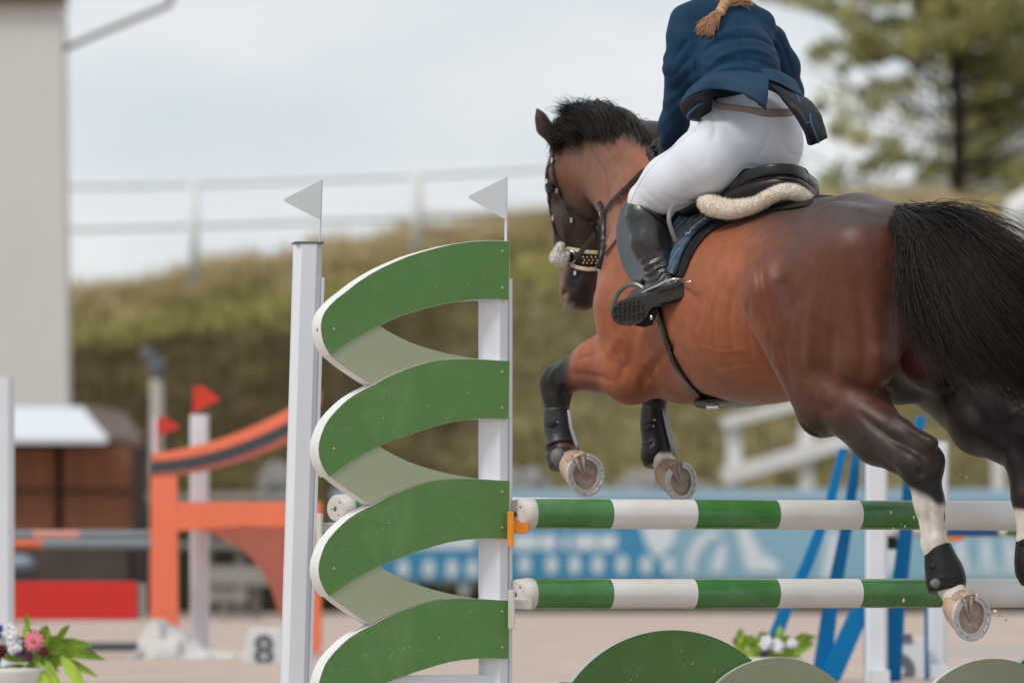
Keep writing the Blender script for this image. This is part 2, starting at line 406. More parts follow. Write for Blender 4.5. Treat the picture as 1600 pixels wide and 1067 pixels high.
def groove(pts, r, depth_k=.03):
    for i in range(len(pts)-1): hs.C(pts[i], pts[i+1], r, r, depth_k, True)
HV, HQ = hs.mesh(.0078)
HV = relax(HV, HQ, 2, .5)
LN = [([(1196,345),(1187,400),(1190,440),(1205,500),(1222,560),(1240,620)], -.014, .020), ([(1222,430),(1240,490)], -.007, .04),
 ([(1325,400),(1345,480),(1352,550),(1345,612)], -.011, .026), ([(1375,530),(1370,580),(1358,612)], .010, .030), ([(1272,440),(1268,520),(1262,590)], .010, .030), ([(1302,500),(1296,560),(1300,620)], -.011, .030),
 ([(1262,620),(1285,640),(1310,640)], -.006, .018), ([(1248,660),(1272,678),(1300,688)], -.010, .012), ([(1335,640),(1385,680),(1430,705),(1452,722)], -.010, .013), ([(1310,665),(1370,715),(1415,745)], -.007, .014), ([(1390,640),(1420,668),(1455,690)], .006, .010),
 ([(1430,735),(1445,742)], -.008, .014), ([(1450,770),(1458,845)], -.006, .008), ([(1440,775),(1450,845)], .003, .007), ([(1370,600),(1395,618)], -.009, .014),
 ([(1250,330),(1300,345),(1345,338),(1395,345)], -.004, .03), ([(1330,322),(1350,330)], .006, .03), ([(1130,420),(1165,400),(1190,390)], -.006, .03),
 ([(1150,440),(1140,500),(1148,560)], -.0035, .013), ([(1175,440),(1168,500),(1175,565)], -.0035, .013), ([(1125,440),(1114,500),(1120,560)], -.0035, .013), ([(1200,520),(1205,570)], -.0035, .013), ([(1100,460),(1088,520)], -.003, .013),
 ([(1110,585),(1160,575),(1225,570)], .004, .007), ([(1085,540),(1130,550),(1170,545)], .003, .006),
 ([(955,470),(985,530),(985,580)], -.009, .020), ([(1010,500),(1000,550),(1020,580)], .009, .028), ([(1060,535),(1030,560),(1008,590),(1000,618)], -.012, .014), ([(970,520),(950,560)], .007, .02), ([(978,565),(965,600)], -.007, .014),
 ([(890,583),(930,588),(965,600)], -.008, .012), ([(900,562),(935,552)], -.005, .012), ([(880,570),(865,580),(858,600)], .005, .010), ([(882,600),(878,622)], -.007, .010),
 ([(958,335),(985,300),(1012,268)], -.010, .020), ([(948,250),(975,255),(1005,245)], -.006, .02), ([(925,240),(945,285),(950,335)], -.013, .016), ([(905,300),(925,320),(930,350)], .006, .03),
 ([(958,270),(968,300),(966,330)], -.004, .008), ([(972,275),(984,305),(980,335)], -.004, .008), ([(940,235),(950,262)], -.003, .008), ([(965,340),(990,325)], -.004, .008),
 ([(876,322),(882,365),(886,400)], .005, .010), ([(893,320),(897,380)], -.006, .015), ([(890,445),(900,455)], -.005, .008), ([(884,470),(900,470),(915,466)], -.006, .006), ([(868,305),(876,318)], -.005, .012)]
HV = sculpt(HV, HQ, bvh_of(HV, HQ), LN)
HB = bvh_of(HV, HQ)
def hit(px, py, off=.004, bvh=None):
    """point on the horse behind this point of the photograph, lifted off by off"""
    d = (Vector(P(px, py, 0))-CAMP).normalized(); h = (bvh or HB).ray_cast(CAMP, d)
    if h[0] is None: return None, None
    return np.array(h[0]+h[1]*off), np.array(h[1])
# coat colour: black points, dark saddle of the back, bright flank; shade painted on cheek and far hind
def px_of(V):
    d = D0+V[:, 1]; return 800+V[:, 0]*FPX/d, HY-(V[:, 2]-CAMZ)*FPX/d
rel = HV-np.array([.739, 1.0, 0]); hf = rel@FW; hl = rel@LT; hz = HV[:, 2]
hx, hy = px_of(HV)
n1 = vnoise(HV, 4, 1); n2 = vnoise(HV, 14, 2); n3 = vnoise(HV*np.array([1, 1, .35]), 60, 3)
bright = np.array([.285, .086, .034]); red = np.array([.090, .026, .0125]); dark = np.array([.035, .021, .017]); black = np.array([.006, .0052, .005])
white = np.array([.62, .57, .52]); greyb = np.array([.045, .033, .030])
def lerp(a, b, t): return a*(1-t[:, None])+b*t[:, None]
def near(pts, r0, r1, soft=0):
    """1 within r0 of the polyline, 0 beyond r1"""
    dm = np.full(len(HV), 9.0)
    for i in range(len(pts)-1):
        a, b = pts[i], pts[i+1]; ab = b-a; t = np.clip(((HV-a)@ab)/(ab@ab), 0, 1); dm = np.minimum(dm, np.linalg.norm(HV-a-t[:, None]*ab, axis=1))
    return 1-sstep(r0, r1, dm)
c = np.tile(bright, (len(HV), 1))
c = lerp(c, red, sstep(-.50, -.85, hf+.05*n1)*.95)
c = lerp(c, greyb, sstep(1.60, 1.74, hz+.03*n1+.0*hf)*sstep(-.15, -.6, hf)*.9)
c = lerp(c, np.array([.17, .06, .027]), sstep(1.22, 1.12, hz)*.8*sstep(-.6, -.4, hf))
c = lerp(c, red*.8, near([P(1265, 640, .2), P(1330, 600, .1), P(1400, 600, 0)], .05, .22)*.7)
# legs
hindL = sstep(605, 680, hy+10*n1)*sstep(1180, 1240, hx)
c = lerp(c, dark*.65, hindL*.95); c = lerp(c, black, sstep(690, 760, hy)*sstep(1300, 1340, hx))
c = lerp(c, red*.6, sstep(0, -.12, hl)*sstep(-.5, -.8, hf)*.9)  # shade of the far hindquarter painted into the coat
c = lerp(c, black, sstep(-.02, -.1, hl)*sstep(1.35, 1.1, hz)*sstep(-.8, -1.0, hf)*.85)  # upper far hind leg blackened to stand for its shade
fore = near([P(905, 575, 1.4), P(870, 600, 1.47), P(870, 640, 1.46), P(880, 708, 1.42)], .07, .12)
c = lerp(c, black*1.3, fore*sstep(935, 880, hx+6*n2+.25*(hy-590)))
c = lerp(c, red*.8, near([P(960, 590, 1.25), P(930, 590, 1.3)], .03, .12)*.7)
c = lerp(c, black*1.3, sstep(590, 615, hy)*sstep(1.4, 1.5, HV[:, 1]))
# neck and head
nk = sstep(1.15, 1.5, HV[:, 1])*sstep(470, 330, hy)
c = lerp(c, np.array([.18, .075, .042]), nk*.75)
c = lerp(c, np.array([.045, .024, .016]), near([P(878, 300, 1.95), P(890, 440, 1.95)], .05, .14)*.85*sstep(1.6, 1.75, HV[:, 1]))
hd = sstep(1.62, 1.75, HV[:, 1])*(hx < 965)
c = lerp(c, np.array([.030, .016, .012]), hd*sstep(268, 335, hy+10*n1+.25*(hx-900))*.9)  # shadow on cheek and jaw painted over the dark head colour
c = lerp(c, np.array([.17, .058, .030]), near([P(885, 262, 1.9), P(905, 285, 1.88)], .02, .08)*.85*hd)
c = lerp(c, np.array([.16, .10, .07])*.7, nk*sstep(1.4, 1.7, HV[:, 1])*sstep(300, 220, hy)*.7)
c = lerp(c, np.array([.22, .11, .065]), near([P(876, 420, 1.95), P(876, 470, 1.97), P(905, 490, 1.97)], .02, .06)*.7)
c = lerp(c, black*1.6, near([P(895, 438, 1.9), P(910, 465, 1.9)], .03, .055)*.7)
c = lerp(c, black*1.5, near([P(895, 185, 1.92), P(962, 195, 1.75), P(1030, 232, 1.5)], .05, .10)*.9)
c = lerp(c, black*1.5, near([P(985, 205, 1.65), P(1040, 232, 1.45), P(1070, 250, 1.3)], .09, .13)*.95)
c = lerp(c, black*1.5, near([P(1428, 345, -.06), P(1462, 352, -.2), P(1475, 380, -.25)], .05, .085))
c = lerp(c, np.array([.022, .014, .012]), near([ea[0], ea[1], ea[2]], .03, .07)*.85)
# white markings
sock = sstep(772, 784, hy+3*n2-(hx-1450)*.45)*sstep(1405, 1425, hx)*(hx < 1530)
c = lerp(c, white, sock)
sock2 = sstep(790, 803, hy+8*n2)*(hx > 1550); c = lerp(c, white, sock2)
c = lerp(c, white*.8, sstep(704, 712, hy)*(HV[:, 1] > 1.2)*(hx < 1130))
c = c*(1+.07*n3+.05*n2)[:, None]
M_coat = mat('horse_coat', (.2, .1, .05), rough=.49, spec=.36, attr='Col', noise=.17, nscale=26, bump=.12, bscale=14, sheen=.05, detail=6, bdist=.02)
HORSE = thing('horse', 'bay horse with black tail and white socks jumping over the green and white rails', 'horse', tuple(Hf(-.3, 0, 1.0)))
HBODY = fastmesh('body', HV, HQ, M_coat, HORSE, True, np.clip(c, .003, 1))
# ================================================================== the jump
TA = math.tan(R(22)); AV = np.array([math.cos(R(22)), math.sin(R(22)), 0]); NV = np.array([-math.sin(R(22)), math.cos(R(22)), 0])
def PLn(px, py, c=0.0):
    u = (px-800)/FPX; X = u*(D0+c)/(1-u*TA); return P(px, py, X*TA+c)
M_green = mat('green_paint', (.088, .212, .054), rough=.36, spec=.4, noise=.12, nscale=3, dust=.30, dustcol=(.30, .36, .24), bump=.05, bscale=90)
M_sage = mat('sage_paint', (.32, .365, .245), dust=.22, dustcol=(.5, .5, .42), rough=.46, spec=.35, noise=.06, nscale=4, bump=.04, bscale=90)
M_white = mat('white_paint', (.72, .72, .715), dust=.20, dustcol=(.5, .45, .38), rough=.42, spec=.4, noise=.09, nscale=6, bump=.04, bscale=60)
M_alu = mat('white_aluminium', (.67, .70, .75), dust=.09, dustcol=(.48, .45, .40), rough=.38, spec=.5, noise=.06, nscale=3, bump=.03, bscale=50)
M_screw = mat('screw_steel', (.42, .42, .38), rough=.35, metal=.8)
M_bolt = mat('grey_bolt', (.10, .12, .11), rough=.5)
M_cap = mat('cap_plastic', (.60, .575, .54), rough=.5, noise=.14, nscale=30)
M_hole = mat('cap_hole', (.06, .14, .07), rough=.7)
M_orangeclip = mat('orange_plastic', (.85, .27, .015), rough=.45)
M_flag = mat('white_flag_plastic', (.63, .665, .70), rough=.5, spec=.3)
M_dirt = mat('dried_mud', (.50, .44, .36), rough=.9)
M_edge = M_white
# --- octagonal post
def post_mb(base, top, wdt, ch=.30, ax=None):
    b = MB(); base = np.asarray(base, float); top = np.asarray(top, float); h = wdt/2; c_ = h*(1-ch*2*.75)
    pr = [(-h, -c_), (-c_, -h), (c_, -h), (h, -c_), (h, c_), (c_, h), (-c_, h), (-h, c_)]
    A, N = (AV, NV) if ax is None else ax
    ring = [A*x+N*y for x, y in pr]
    b.add([base+r for r in ring]+[top+r for r in ring], [tuple(range(8))[::-1], tuple(range(8, 16))]+[(i, (i+1) % 8, (i+1) % 8+8, i+8) for i in range(8)])
    return b
def rotA(d): # post turned so two of its faces show
    A = np.array([math.cos(R(d)), math.sin(R(d)), 0]); return A, np.array([-A[1], A[0], 0])
def flag(name_parent, foot, htop, lean, tipdx, mflag, mrod):
    """rod + triangular pennant"""
    pass
wroot_loc = PLn(650, 880, .05); wroot_loc[2] = 0
WING = thing('jump_wing', 'green and sage scalloped jump wing, holding the left ends of the front rails', 'jump wing', wroot_loc)
pb = PLn(772, 600, .075); pb[2] = 0.0; ptop = PLn(772, 381, .075)
post_mb(pb+[0, 0, .03], ptop, .098, ax=rotA(-8)).build('post', M_alu, WING, bevel=.002)
# perforated track on the right flank of the post
mb = MB(); q0 = PLn(795.4, 600, .06); q0[2] = .05; q1 = q0.copy(); q1[2] = PLn(796, 436, .06)[2]
mb.bar(q0, q1, .012, .03, up=NV); mb.build('track', M_alu, WING)
band1_out = [(797,377),(784,376),(765,375.6),(735,377.5),(714,380.5),(696,384),(676,389),(656,394.5),(636,401),(617,409),(596,418.5),(577,429),(557,442),(538,457),(525,467),(514,478),(507,487),(503,496),(501,506),(501,516),(502.5,526),(505,536),(510,546),(516,556)]
band1_in = [(538,540),(565,524),(593,509),(625,494),(648,486.5),(672,480),(692,475.5),(711,472),(733,469.5),(755,468),(775,468),(795,469)]
band_out = [(796.5,563.5),(780,563),(766,562),(747,561),(728,560.5),(711,560.5),(692,562),(672,565),(652,570.5),(633,577),(616,584),(601,591),(582,602),(570,607.5),(558,614),(545,622.5),(534,632),(523,643),(513,655),(507,665),(502,678),(498.5,690),(497.3,702),(498.5,714),(502,725),(507,735),(514,745)]
band_in = [(534,731),(549,720.5),(565,711),(594,696),(610,689.5),(626,684),(645,677),(664,671),(683,665),(702,660),(724,656.5),(747,654.5),(771,654),(795,655)]
sage = [(516,556),(538,540),(565,524),(593,509),(597,511),(601,514.5),(620,525),(640,534.5),(660,541.5),(680,547.5),(700,552.5),(719,556.5),(747,561),(728,560.5),(711,560.5),(692,562),(672,565),(652,570.5),(633,577),(616,584),(601,591),(582,602),(565,592),(550,582),(533,570)]
TH = .085
def zsolid(pts, dy, name, m, c, th, par, base=None):
    b = MB(); b.prism([PLn(x, y+dy, c) for x, y in pts], NV*th, 0, 1); return b.build(name, [m, M_edge], par, base=base, angle=38)
BN = []
for i in range(4):
    o_, in_ = (band1_out, band1_in) if i == 0 else (band_out, band_in); dy = 0 if i < 2 else 187*(i-1)
    bnd = zsolid(o_+in_, dy, 'green_band', M_green, 0, TH, WING, base=PLn(650, 500+dy, 0)); BN.append(bnd)
    bnd.modifiers.new('b', 'BEVEL').width = .0018; bnd.modifiers['b'].limit_method = 'ANGLE'; bnd.modifiers['b'].material = 1
    y0 = 563+187*(i-1)
    for x, y in ((785, y0+17+(1 if i else 0)), (785, y0+74), (522, y0+138)):
        s_ = MB(); c0 = PLn(x, y, -.0005); s_.ell(c0, (.0052, .0052, .0022), (AV, UP, NV), 10, 6); s_.build('screw', M_screw, bnd)
    s_ = MB(); c0 = PLn(498 if i == 0 else 495.5, y0+139, .035); s_.ell(c0, (.006, .017, .012), (AV, NV, UP), 12, 8); s_.build('bolt', M_bolt, bnd)
sg0 = [(x+.2, y) for x, y in sage]
for i in range(3):
    dy = 187*i; pts = sg0 if i == 0 else [(x-2.2, y-.5) for x, y in sage]
    # the sage piece sits 4 mm back from the face of the bands
    zsolid(pts, dy, 'sage_panel', M_sage, .004, TH-.012, WING, base=PLn(590, 560+dy, .004))
# scuffs and dried mud specks
mb = MB()
rr = np.random.default_rng(3)
for i in range(26):
    k = rr.integers(0, 4); x = rr.uniform(560, 790); yy = 377+187*k+rr.uniform(8, 85)
    t = (797-x)/297; yy = 377+187*k+100*t*t+rr.uniform(6, 80)*(1-.2*t)
    mb.ell(PLn(x, yy, -.0002), (rr.uniform(.001, .0028), rr.uniform(.001, .003), .0008), (AV, UP, NV), 7, 4)
mb.build('mud_specks', M_dirt, BN[1])['kind'] = 'stuff'
# flags
def pennant(rod_a, rod_b, tip, a, b, par, mf, r=.0045):
    """rod from rod_a to rod_b, pennant corners a (top), b (bottom) at the rod, tip rounded"""
    mb = MB(); mb.tube([rod_a, rod_b], r, 10); mb.build('rod', mf, par)
    a, b, tip = map(np.asarray, (a, b, tip)); m = []
    for k in range(9):
        t = k/8; p = (1-t)**2*(tip*.86+a*.14)+2*t*(1-t)*(tip*1.04-.02*(a+b))+t*t*(tip*.86+b*.14); m.append(p)
    o = MB(); th = np.array([0, .004, 0]); o.prism([a]+m+[b], th); o.build('pennant', mf, par, bevel=.0008)
def flagthing(label, foot, top, a, b, tip, group=None, mf=None, r=.0045, cat='flag'):
    t = thing('flag', label, cat, foot, group); pennant(foot, top, tip, a, b, t, mf or M_flag, r); return t
flagthing('white triangular flag on the right post, above the top green band', PLn(790.5, 384, .03), PLn(791, 277, .03), PLn(791, 277, .025), PLn(791, 344, .025), PLn(729, 308, .025))
# base
mb = MB(); b0 = pb.copy(); mb.bar(b0+NV*-.45+[0,0,.03], b0+NV*.45+[0,0,.03], .08, .06); mb.build('foot', M_alu, WING, bevel=.004)
mb = MB(); lb = PLn(520, 600, .05); lb[2] = .03; mb.bar(lb+NV*-.3, lb+NV*.35, .08, .06); mb.build('foot', M_alu, WING, bevel=.004)
mb = MB(); a_ = PLn(505, 1112, .05); b_ = PLn(770, 1112, .05); a_[2] = b_[2] = .13; mb.bar(a_, b_, .04, .10); mb.build('bottom_rail', M_alu, WING, bevel=.004)
# --- back standard (left post)
YB = 1.12
bt = P(481, 381.5, YB); bb = P(459, 1128, YB); bb[2] = .02
BST = thing('jump_standard', 'leaning white post standing left of the green wing, holding the back rail', 'jump post', (bb[0], bb[1], 0))
post_mb(bb, bt, .098, ax=rotA(8)).build('post', M_alu, BST, bevel=.002)
mb = MB(); mb.box(bt+[0, 0, .003], (.104, .104, .006), (*rotA(8), UP)); mb.build('post_cap', M_bolt, BST)
ttt = (435-381.5)/(1128-381.5); s0 = bt*(1-ttt)+bb*ttt+np.array([.0545, -.02, 0]); s1 = bb+np.array([.0545, -.02, .1])
mb = MB(); mb.bar(s0, s1, .008, .03, up=NV); mb.build('track', M_alu, BST)
mb = MB(); mb.bar(bb+NV*-.4+[0,0,.012], bb+NV*.4+[0,0,.012], .08, .06); mb.build('foot', M_alu, BST, bevel=.004)
flagthing('grey-white triangular flag on the leaning left post', P(499.5, 381, YB-.02), P(503, 281, YB-.02), P(503.5, 281, YB-.025), P(500.5, 344, YB-.025), P(440.5, 313, YB-.025), mf=mat('grey_flag_plastic', (.50, .545, .545), rough=.5), r=.003)

# --- rails
M_railg = mat('green_rail_paint', (.040, .165, .040), dust=.25, dustcol=(.30, .38, .25), dscale=22, rough=.20, spec=.5, noise=.22, nscale=9, col2=(.065, .20, .06), bump=.03, bscale=40)
M_railw = mat('white_rail_paint', (.69, .69, .70), dust=.26, dustcol=(.50, .45, .38), dscale=18, rough=.38, spec=.45, noise=.08, nscale=5, col2=(.62, .60, .56), bump=.03, bscale=40)
def rail(label, p0, p1, rad, cuts, mats, cap=True, group=None, name='jump_rail', seg=40):
    d = (p1-p0)/np.linalg.norm(p1-p0); Ln = np.linalg.norm(p1-p0)
    t = thing(name, label, 'jump rail', p0, group)
    mb = MB(); cs = [0]+[c_ for c_ in cuts if 0 < c_ < Ln]+[Ln]
    u = np.cross(d, UP); u /= np.linalg.norm(u); v = np.cross(u, d); vs = []; fs = []; ms = []
    for i, s_ in enumerate(cs):
        for k in range(seg):
            th = 2*math.pi*k/seg; vs.append(p0+d*s_+(u*math.cos(th)+v*math.sin(th))*rad)
    for i in range(len(cs)-1):
        mb.add(vs[i*seg:(i+2)*seg], [(k, (k+1) % seg, (k+1) % seg+seg, k+seg) for k in range(seg)], i % len(mats))
    mb.add(vs[:seg], [tuple(range(seg))[::-1]], 0); mb.add(vs[-seg:], [tuple(range(seg))], 0)
    mb.build('pole', mats, t, smooth=False, angle=40)
    if cap:
        c = MB(); s_ = rad/.05
        ca = [(-.0405, .038), (-.040, .0445), (-.036, .049), (.0, .0535), (.014, .0535), (.020, .0508)]
        vs = []
        for x, r in ca:
            for k in range(32):
                th = 2*math.pi*k/32; x_ = x+(.42*r*math.cos(th) if x < -.03 else 0); vs.append(p0+d*x_*s_+(u*math.cos(th)+v*math.sin(th))*r*s_)
        fs = [(i*32+k, i*32+(k+1) % 32, (i+1)*32+(k+1) % 32, (i+1)*32+k) for i in range(len(ca)-1) for k in range(32)]
        fs += [tuple(range(32))[::-1]]; c.add(vs, fs)
        co = c.build('end_cap', M_cap, t, smooth=False, angle=35)
        for a, b_, r in ((.004, -.002, .0095), (-.018, .022, .0042), (.020, -.004, .0035), (-.012, -.026, .0035)):
            h = MB(); cc = p0+d*(-.0405-.42*a)*s_+u*(-a)*s_+v*b_*s_; fu = (u+.42*d)/np.linalg.norm(u+.42*d); h.ell(cc, (r*s_, r*s_, .0018), (fu, v, np.cross(fu, v)), 14, 6); h.build('hole', M_hole, co)
    return t, d
def plane_s(px, c): return np.linalg.norm((PLn(px, 880, c)-PLn(823, 880, c)))
CR = 0.02
p0 = PLn(824, 802.5, CR); zt, zb = .7155, .4485
cuts = [plane_s(x, CR) for x in (950, 1081, 1210, 1339, 1466, 1596, 1724, 1850, 1975, 2100, 2220)]
e = p0+AV*3.6
for z, lab in ((zt, 'upper green and white striped rail in front, just under the front hooves'), (zb, 'lower green and white striped rail in front, behind the white socked hind leg')):
    a = p0.copy(); a[2] = z; b = e.copy(); b[2] = z; rail(lab, a, b, .0500, cuts, [M_railg, M_railw], group='green and white jump rails')
a = P(541, 794, YB-.03); b = a+AV*3.7; b[2] = a[2]-.035
rail('green and white rail at the back, almost hidden behind the upper front rail', a, b, .048, [.62, 1.0, 1.28, 1.56, 1.84, 2.12, 2.4, 2.7, 3.0], [M_railg, M_railw], group='green and white jump rails')
# cups
def cup(label, c, m, sc=1.0, style=0):
    t = thing('jump_cup', label, 'rail cup', c, None)
    if style == 0:   # orange safety clip
        mb = MB(); mb.box(c+AV*-.021*sc+[0,0,.0], (.012, .03, .115*sc), (AV, NV, UP)); mb.build('bracket', m, t, bevel=.002)
        mb = MB(); mb.prism([c+AV*-.02+UP*.004, c+AV*.008+UP*.024, c+AV*.044+UP*.019, c+AV*.043+UP*-.006, c+AV*.036+UP*-.016, c+AV*.0+UP*-.011], NV*.055); mb.build('tongue', m, t, bevel=.002)
    else:
        mb = MB(); mb.box(c+AV*-.020*sc+[0,0,-.02], (.010, .04, .13*sc), (AV, NV, UP)); mb.build('bracket', m, t, bevel=.002)
        mb = MB(); mb.prism([c+AV*-.016+UP*.010, c+AV*.055+UP*.014, c+AV*.056+UP*-.012, c+AV*.05+UP*-.020, c+AV*-.015+UP*-.018], NV*.07); mb.build('shelf', m, t, bevel=.003)
    return t
cup('orange clip under the left end of the upper front rail', PLn(807, 826, -.035), M_orangeclip)
cup('white cup under the left end of the lower front rail', PLn(808, 942, -.035), M_cap, style=1)
cup('white cup on the leaning post under the back rail', P(508, 822, YB-.08), M_cap, style=1)
# --- fillers
FIL = thing('jump_filler', 'low filler board of overlapping green and sage half discs under the rails', 'jump filler', (*PLn(1215, 880, .30)[:2], 0))
def halfdisc(cx, cy, Rpx, c, m, mk, th=.03):
    o = []; c0 = PLn(cx, cy, c); s_ = Rpx/FPX*(D0+c0[1]); zc = c0[2]
    thg = math.asin(max(-1, min(1, (0.004-zc)/s_)))
    n = 56
    for k in range(n+1):
        th_ = thg+(math.pi-2*thg)*k/n; o.append(c0+AV*s_*math.cos(th_)*1.07+UP*s_*math.sin(th_))
    b = MB(); b.prism(o, NV*th, 0, 1); ob = b.build(mk, [m, M_edge], FIL, base=c0*[1,1,0], angle=38); return ob
hd = halfdisc(1050, 1180, 196, .30, M_green, 'half_disc')
halfdisc(1216, 1165, 138, .262, M_sage, 'half_disc')
halfdisc(1552, 1166.5, 138, .262, M_sage, 'half_disc')
halfdisc(884, 1165, 100, .262, M_sage, 'half_disc')
halfdisc(1720, 1180, 196, .30, M_green, 'half_disc')
mb = MB()
for i in range(34):
    th_ = rr.uniform(.25, 2.9); rd = rr.uniform(.35, .95)*196; x = 1050+rd*math.cos(th_); y = 1180-rd*math.sin(th_)
    s_ = rr.uniform(.0012, .003) if i > 1 else .006
    mb.ell(PLn(x, y, .2995), (s_, s_*rr.uniform(.6, 1.6), .001), (AV, UP, NV), 7, 4)
mb.build('mud_specks', M_dirt, hd)['kind'] = 'stuff'
# ================================================================== hooves, boots, tail, mane
M_hoof = mat('hoof_horn', (.34, .21, .13), rough=.6, noise=.35, nscale=14, col2=(.50, .38, .28), stretch=(1, 1, .3))
M_sole = mat('hoof_sole', (.40, .31, .26), rough=.85, noise=.4, nscale=40, bump=.5, bscale=70)
M_frog = mat('hoof_frog', (.42, .34, .29), rough=.85, noise=.3, nscale=50, bump=.4, bscale=60)
M_shoe = mat('horseshoe_steel', (.55, .56, .57), rough=.5, metal=.2, noise=.2, nscale=30)
M_bootb = mat('black_boot_shell', (.010, .010, .0105), rough=.42, spec=.3, noise=.3, nscale=25, bump=.08, bscale=80)
M_bootg = mat('grey_boot_shell', (.030, .033, .036), rough=.42, spec=.35, noise=.35, nscale=25, bump=.08, bscale=80)
M_boots = mat('boot_strap', (.012, .012, .013), rough=.55)
M_tip = mat('strap_tip', (.42, .38, .30), rough=.5)
M_leather = mat('black_leather', (.009, .0085, .008), rough=.36, spec=.35, noise=.3, nscale=20, bump=.12, bscale=70)
M_brown = mat('dark_brown_leather', (.028, .020, .016), rough=.42, spec=.5, noise=.3, nscale=25, bump=.1, bscale=80)
M_steel = mat('bright_steel', (.62, .60, .56), rough=.25, metal=1)
def norm(v): v = np.asarray(v, float); return v/np.linalg.norm(v)
def hoof(c, N, T, r=.068, pas=None):
    """c centre of the sole, N outward normal of the sole, T towards the toe"""
    N = norm(N); T = norm(T-np.dot(T, N)*N); S = np.cross(N, T)
    mb = MB(); n = 28; hh = .062
    def ring(sc, back, h, in_=0):
        o = []
        for k in range(n):
            th = 2*math.pi*k/n; x = math.cos(th); y = math.sin(th)
            rx = r*(1.06 if x > 0 else .92)*(1-.10*max(0, -x)*abs(y)); o.append(c+T*(x*rx*sc-back)+S*(y*r*.95*sc)-N*h)
        return o
    rings = [ring(1, 0, 0), ring(.97, .004, .012), ring(.82, .026, hh), ring(.78, .03, hh+.008)]
    vs = sum(rings, []); fs = [(i*n+k, i*n+(k+1) % n, (i+1)*n+(k+1) % n, (i+1)*n+k) for i in range(3) for k in range(n)]
    fs += [tuple(range(3*n, 4*n))]; mb.add(vs, fs)
    H = mb.build('hoof', M_hoof, HORSE, base=c, smooth=True)
    # sole, slightly dished
    mb = MB(); vs = ring(.985, 0, .0005)+ring(.74, 0, .006)+[c-N*.012]
    fs = [(k, (k+1) % n, n+(k+1) % n, n+k) for k in range(n)]+[(n+k, n+(k+1) % n, 2*n) for k in range(n)]
    mb.add(vs, fs); mb.build('sole', M_sole, H, smooth=True)
    # frog and bars
    mb = MB(); a = c-T*r*.82+N*.000; tip = c+T*r*.25-N*.006
    for sg in (-1, 1):
        mb.tube([a+S*.016*sg-N*.006, (a*.5+tip*.5)+S*.009*sg-N*.005, tip-N*.004], [.009, .0075, .003], 8)
        mb.tube([a+S*.034*sg-N*.008, a*.6+tip*.4+S*.030*sg-N*.010], [.007, .003], 6)
    mb.build('frog', M_frog, H, smooth=True)
    # shoe
    mb = MB(); m = 26; ri = []
    for i in range(m+1):
        th = R(-152+304*i/m); x = math.cos(th); y = math.sin(th)
        rx = r*(1.07 if x > 0 else .95)
        def q(sc, h): return c+T*(x*rx*sc)+S*(y*r*.97*sc)+N*h
        ri.append([q(1.01, -.001), q(1.01, .008), q(.88, .009), q(.86, .005), q(.70, .006), q(.70, -.003)])
    vs = sum(ri, []); fs = [(i*6+k, i*6+(k+1) % 6, (i+1)*6+(k+1) % 6, (i+1)*6+k) for i in range(m) for k in range(6)]+[tuple(range(6)), tuple(range(m*6, m*6+6))[::-1]]
    mb.add(vs, fs); mb.build('horseshoe', M_shoe, H, angle=50)
    mb = MB()
    for a_ in (-105, -80, -55, -30, 30, 55, 80, 105):
        x, y = math.cos(R(a_)), math.sin(R(a_)); mb.ell(c+T*(x*r*(1.07 if x > 0 else .95)*.87)+S*(y*r*.97*.87)+N*.009, (.0035, .0022, .0015), (norm(T*-y+S*x), norm(T*x+S*y), N), 8, 5)
    mb.build('nails', M_hole, H)
    # heel bulbs
    mb = MB()
    for sg in (-1, 1): mb.ell(c-T*r*.78+S*.022*sg-N*.026, (.018, .019, .024), (T, S, N), 14, 10)
    mb.ell(c-T*r*.55-N*.05, (.045, .042, .035), (T, S, N), 16, 10)
    mb.build('heel_bulbs', mat('pale_heel_skin', (.42, .30, .23), rough=.8, noise=.3, nscale=30), H, smooth=True)
hoof(P(1517, 962, -.28), (.52, -.84, -.10), (.25, .1, -.95), .078)
hoof(P(1662, 960, -.30), (.52, -.84, -.10), (.25, .1, -.95), .076)
hoof(P(914, 740, 1.28), (.45, -.88, -.05), (.36, .1, -.9), .076)
hoof(P(1063, 751, 1.53), (.60, -.79, -.05), (.42, .1, -.88), .072)
def legboot(name, path, rads, m, straps, label, back=None, sgn=1):
    """hard shell boot: swept closed shell with a bulged fetlock cup; path pixel+Y"""
    pts = catmull([P(*p) for p in path], 6); rr_ = np.interp(np.linspace(0, 1, len(pts)), np.linspace(0, 1, len(rads)), rads)
    t = MB(); t.tube(pts, rr_, 24)
    o = t.build(name, m, HORSE, base=pts[0], smooth=True); o['label'] = label
    md = o.modifiers.new('s', 'SUBSURF'); md.levels = 1; md.render_levels = 1
    for i, (x0, y0, x1, y1, Y) in enumerate(straps):
        # strap wraps half way round the front of the shell
        a = P(x0, y0, Y); b = P(x1, y1, Y); n_ = 7; q = []
        for k in range(n_):
            u = k/(n_-1); p = a*(1-u)+b*u; q.append(p+np.array([0, -.056*math.sin(math.pi*(.12+.76*u))+.002, 0]))
        s_ = MB(); s_.tube(q, .0095, 10, flat=.28, nrm=[(0, -1, 0)]*n_); so_ = s_.build('strap', M_boots, o, smooth=True)
        s_ = MB(); s_.tube([q[-3]+[0, -.004, -.002], q[-2]+[0, -.004, -.004]], .003, 8); s_.build('strap_end', M_tip, so_, smooth=True)
    return o
lb1 = legboot('leg_boot', [(869, 634, 1.45), (872, 665, 1.45), (876, 690, 1.44), (878, 710, 1.42), (880, 731, 1.40)], [.046, .051, .052, .058, .060, .050], M_bootg, [(853, 668, 878, 655, 1.45), (855, 704, 884, 694, 1.44)], 'grey shell boot on the leading foreleg')
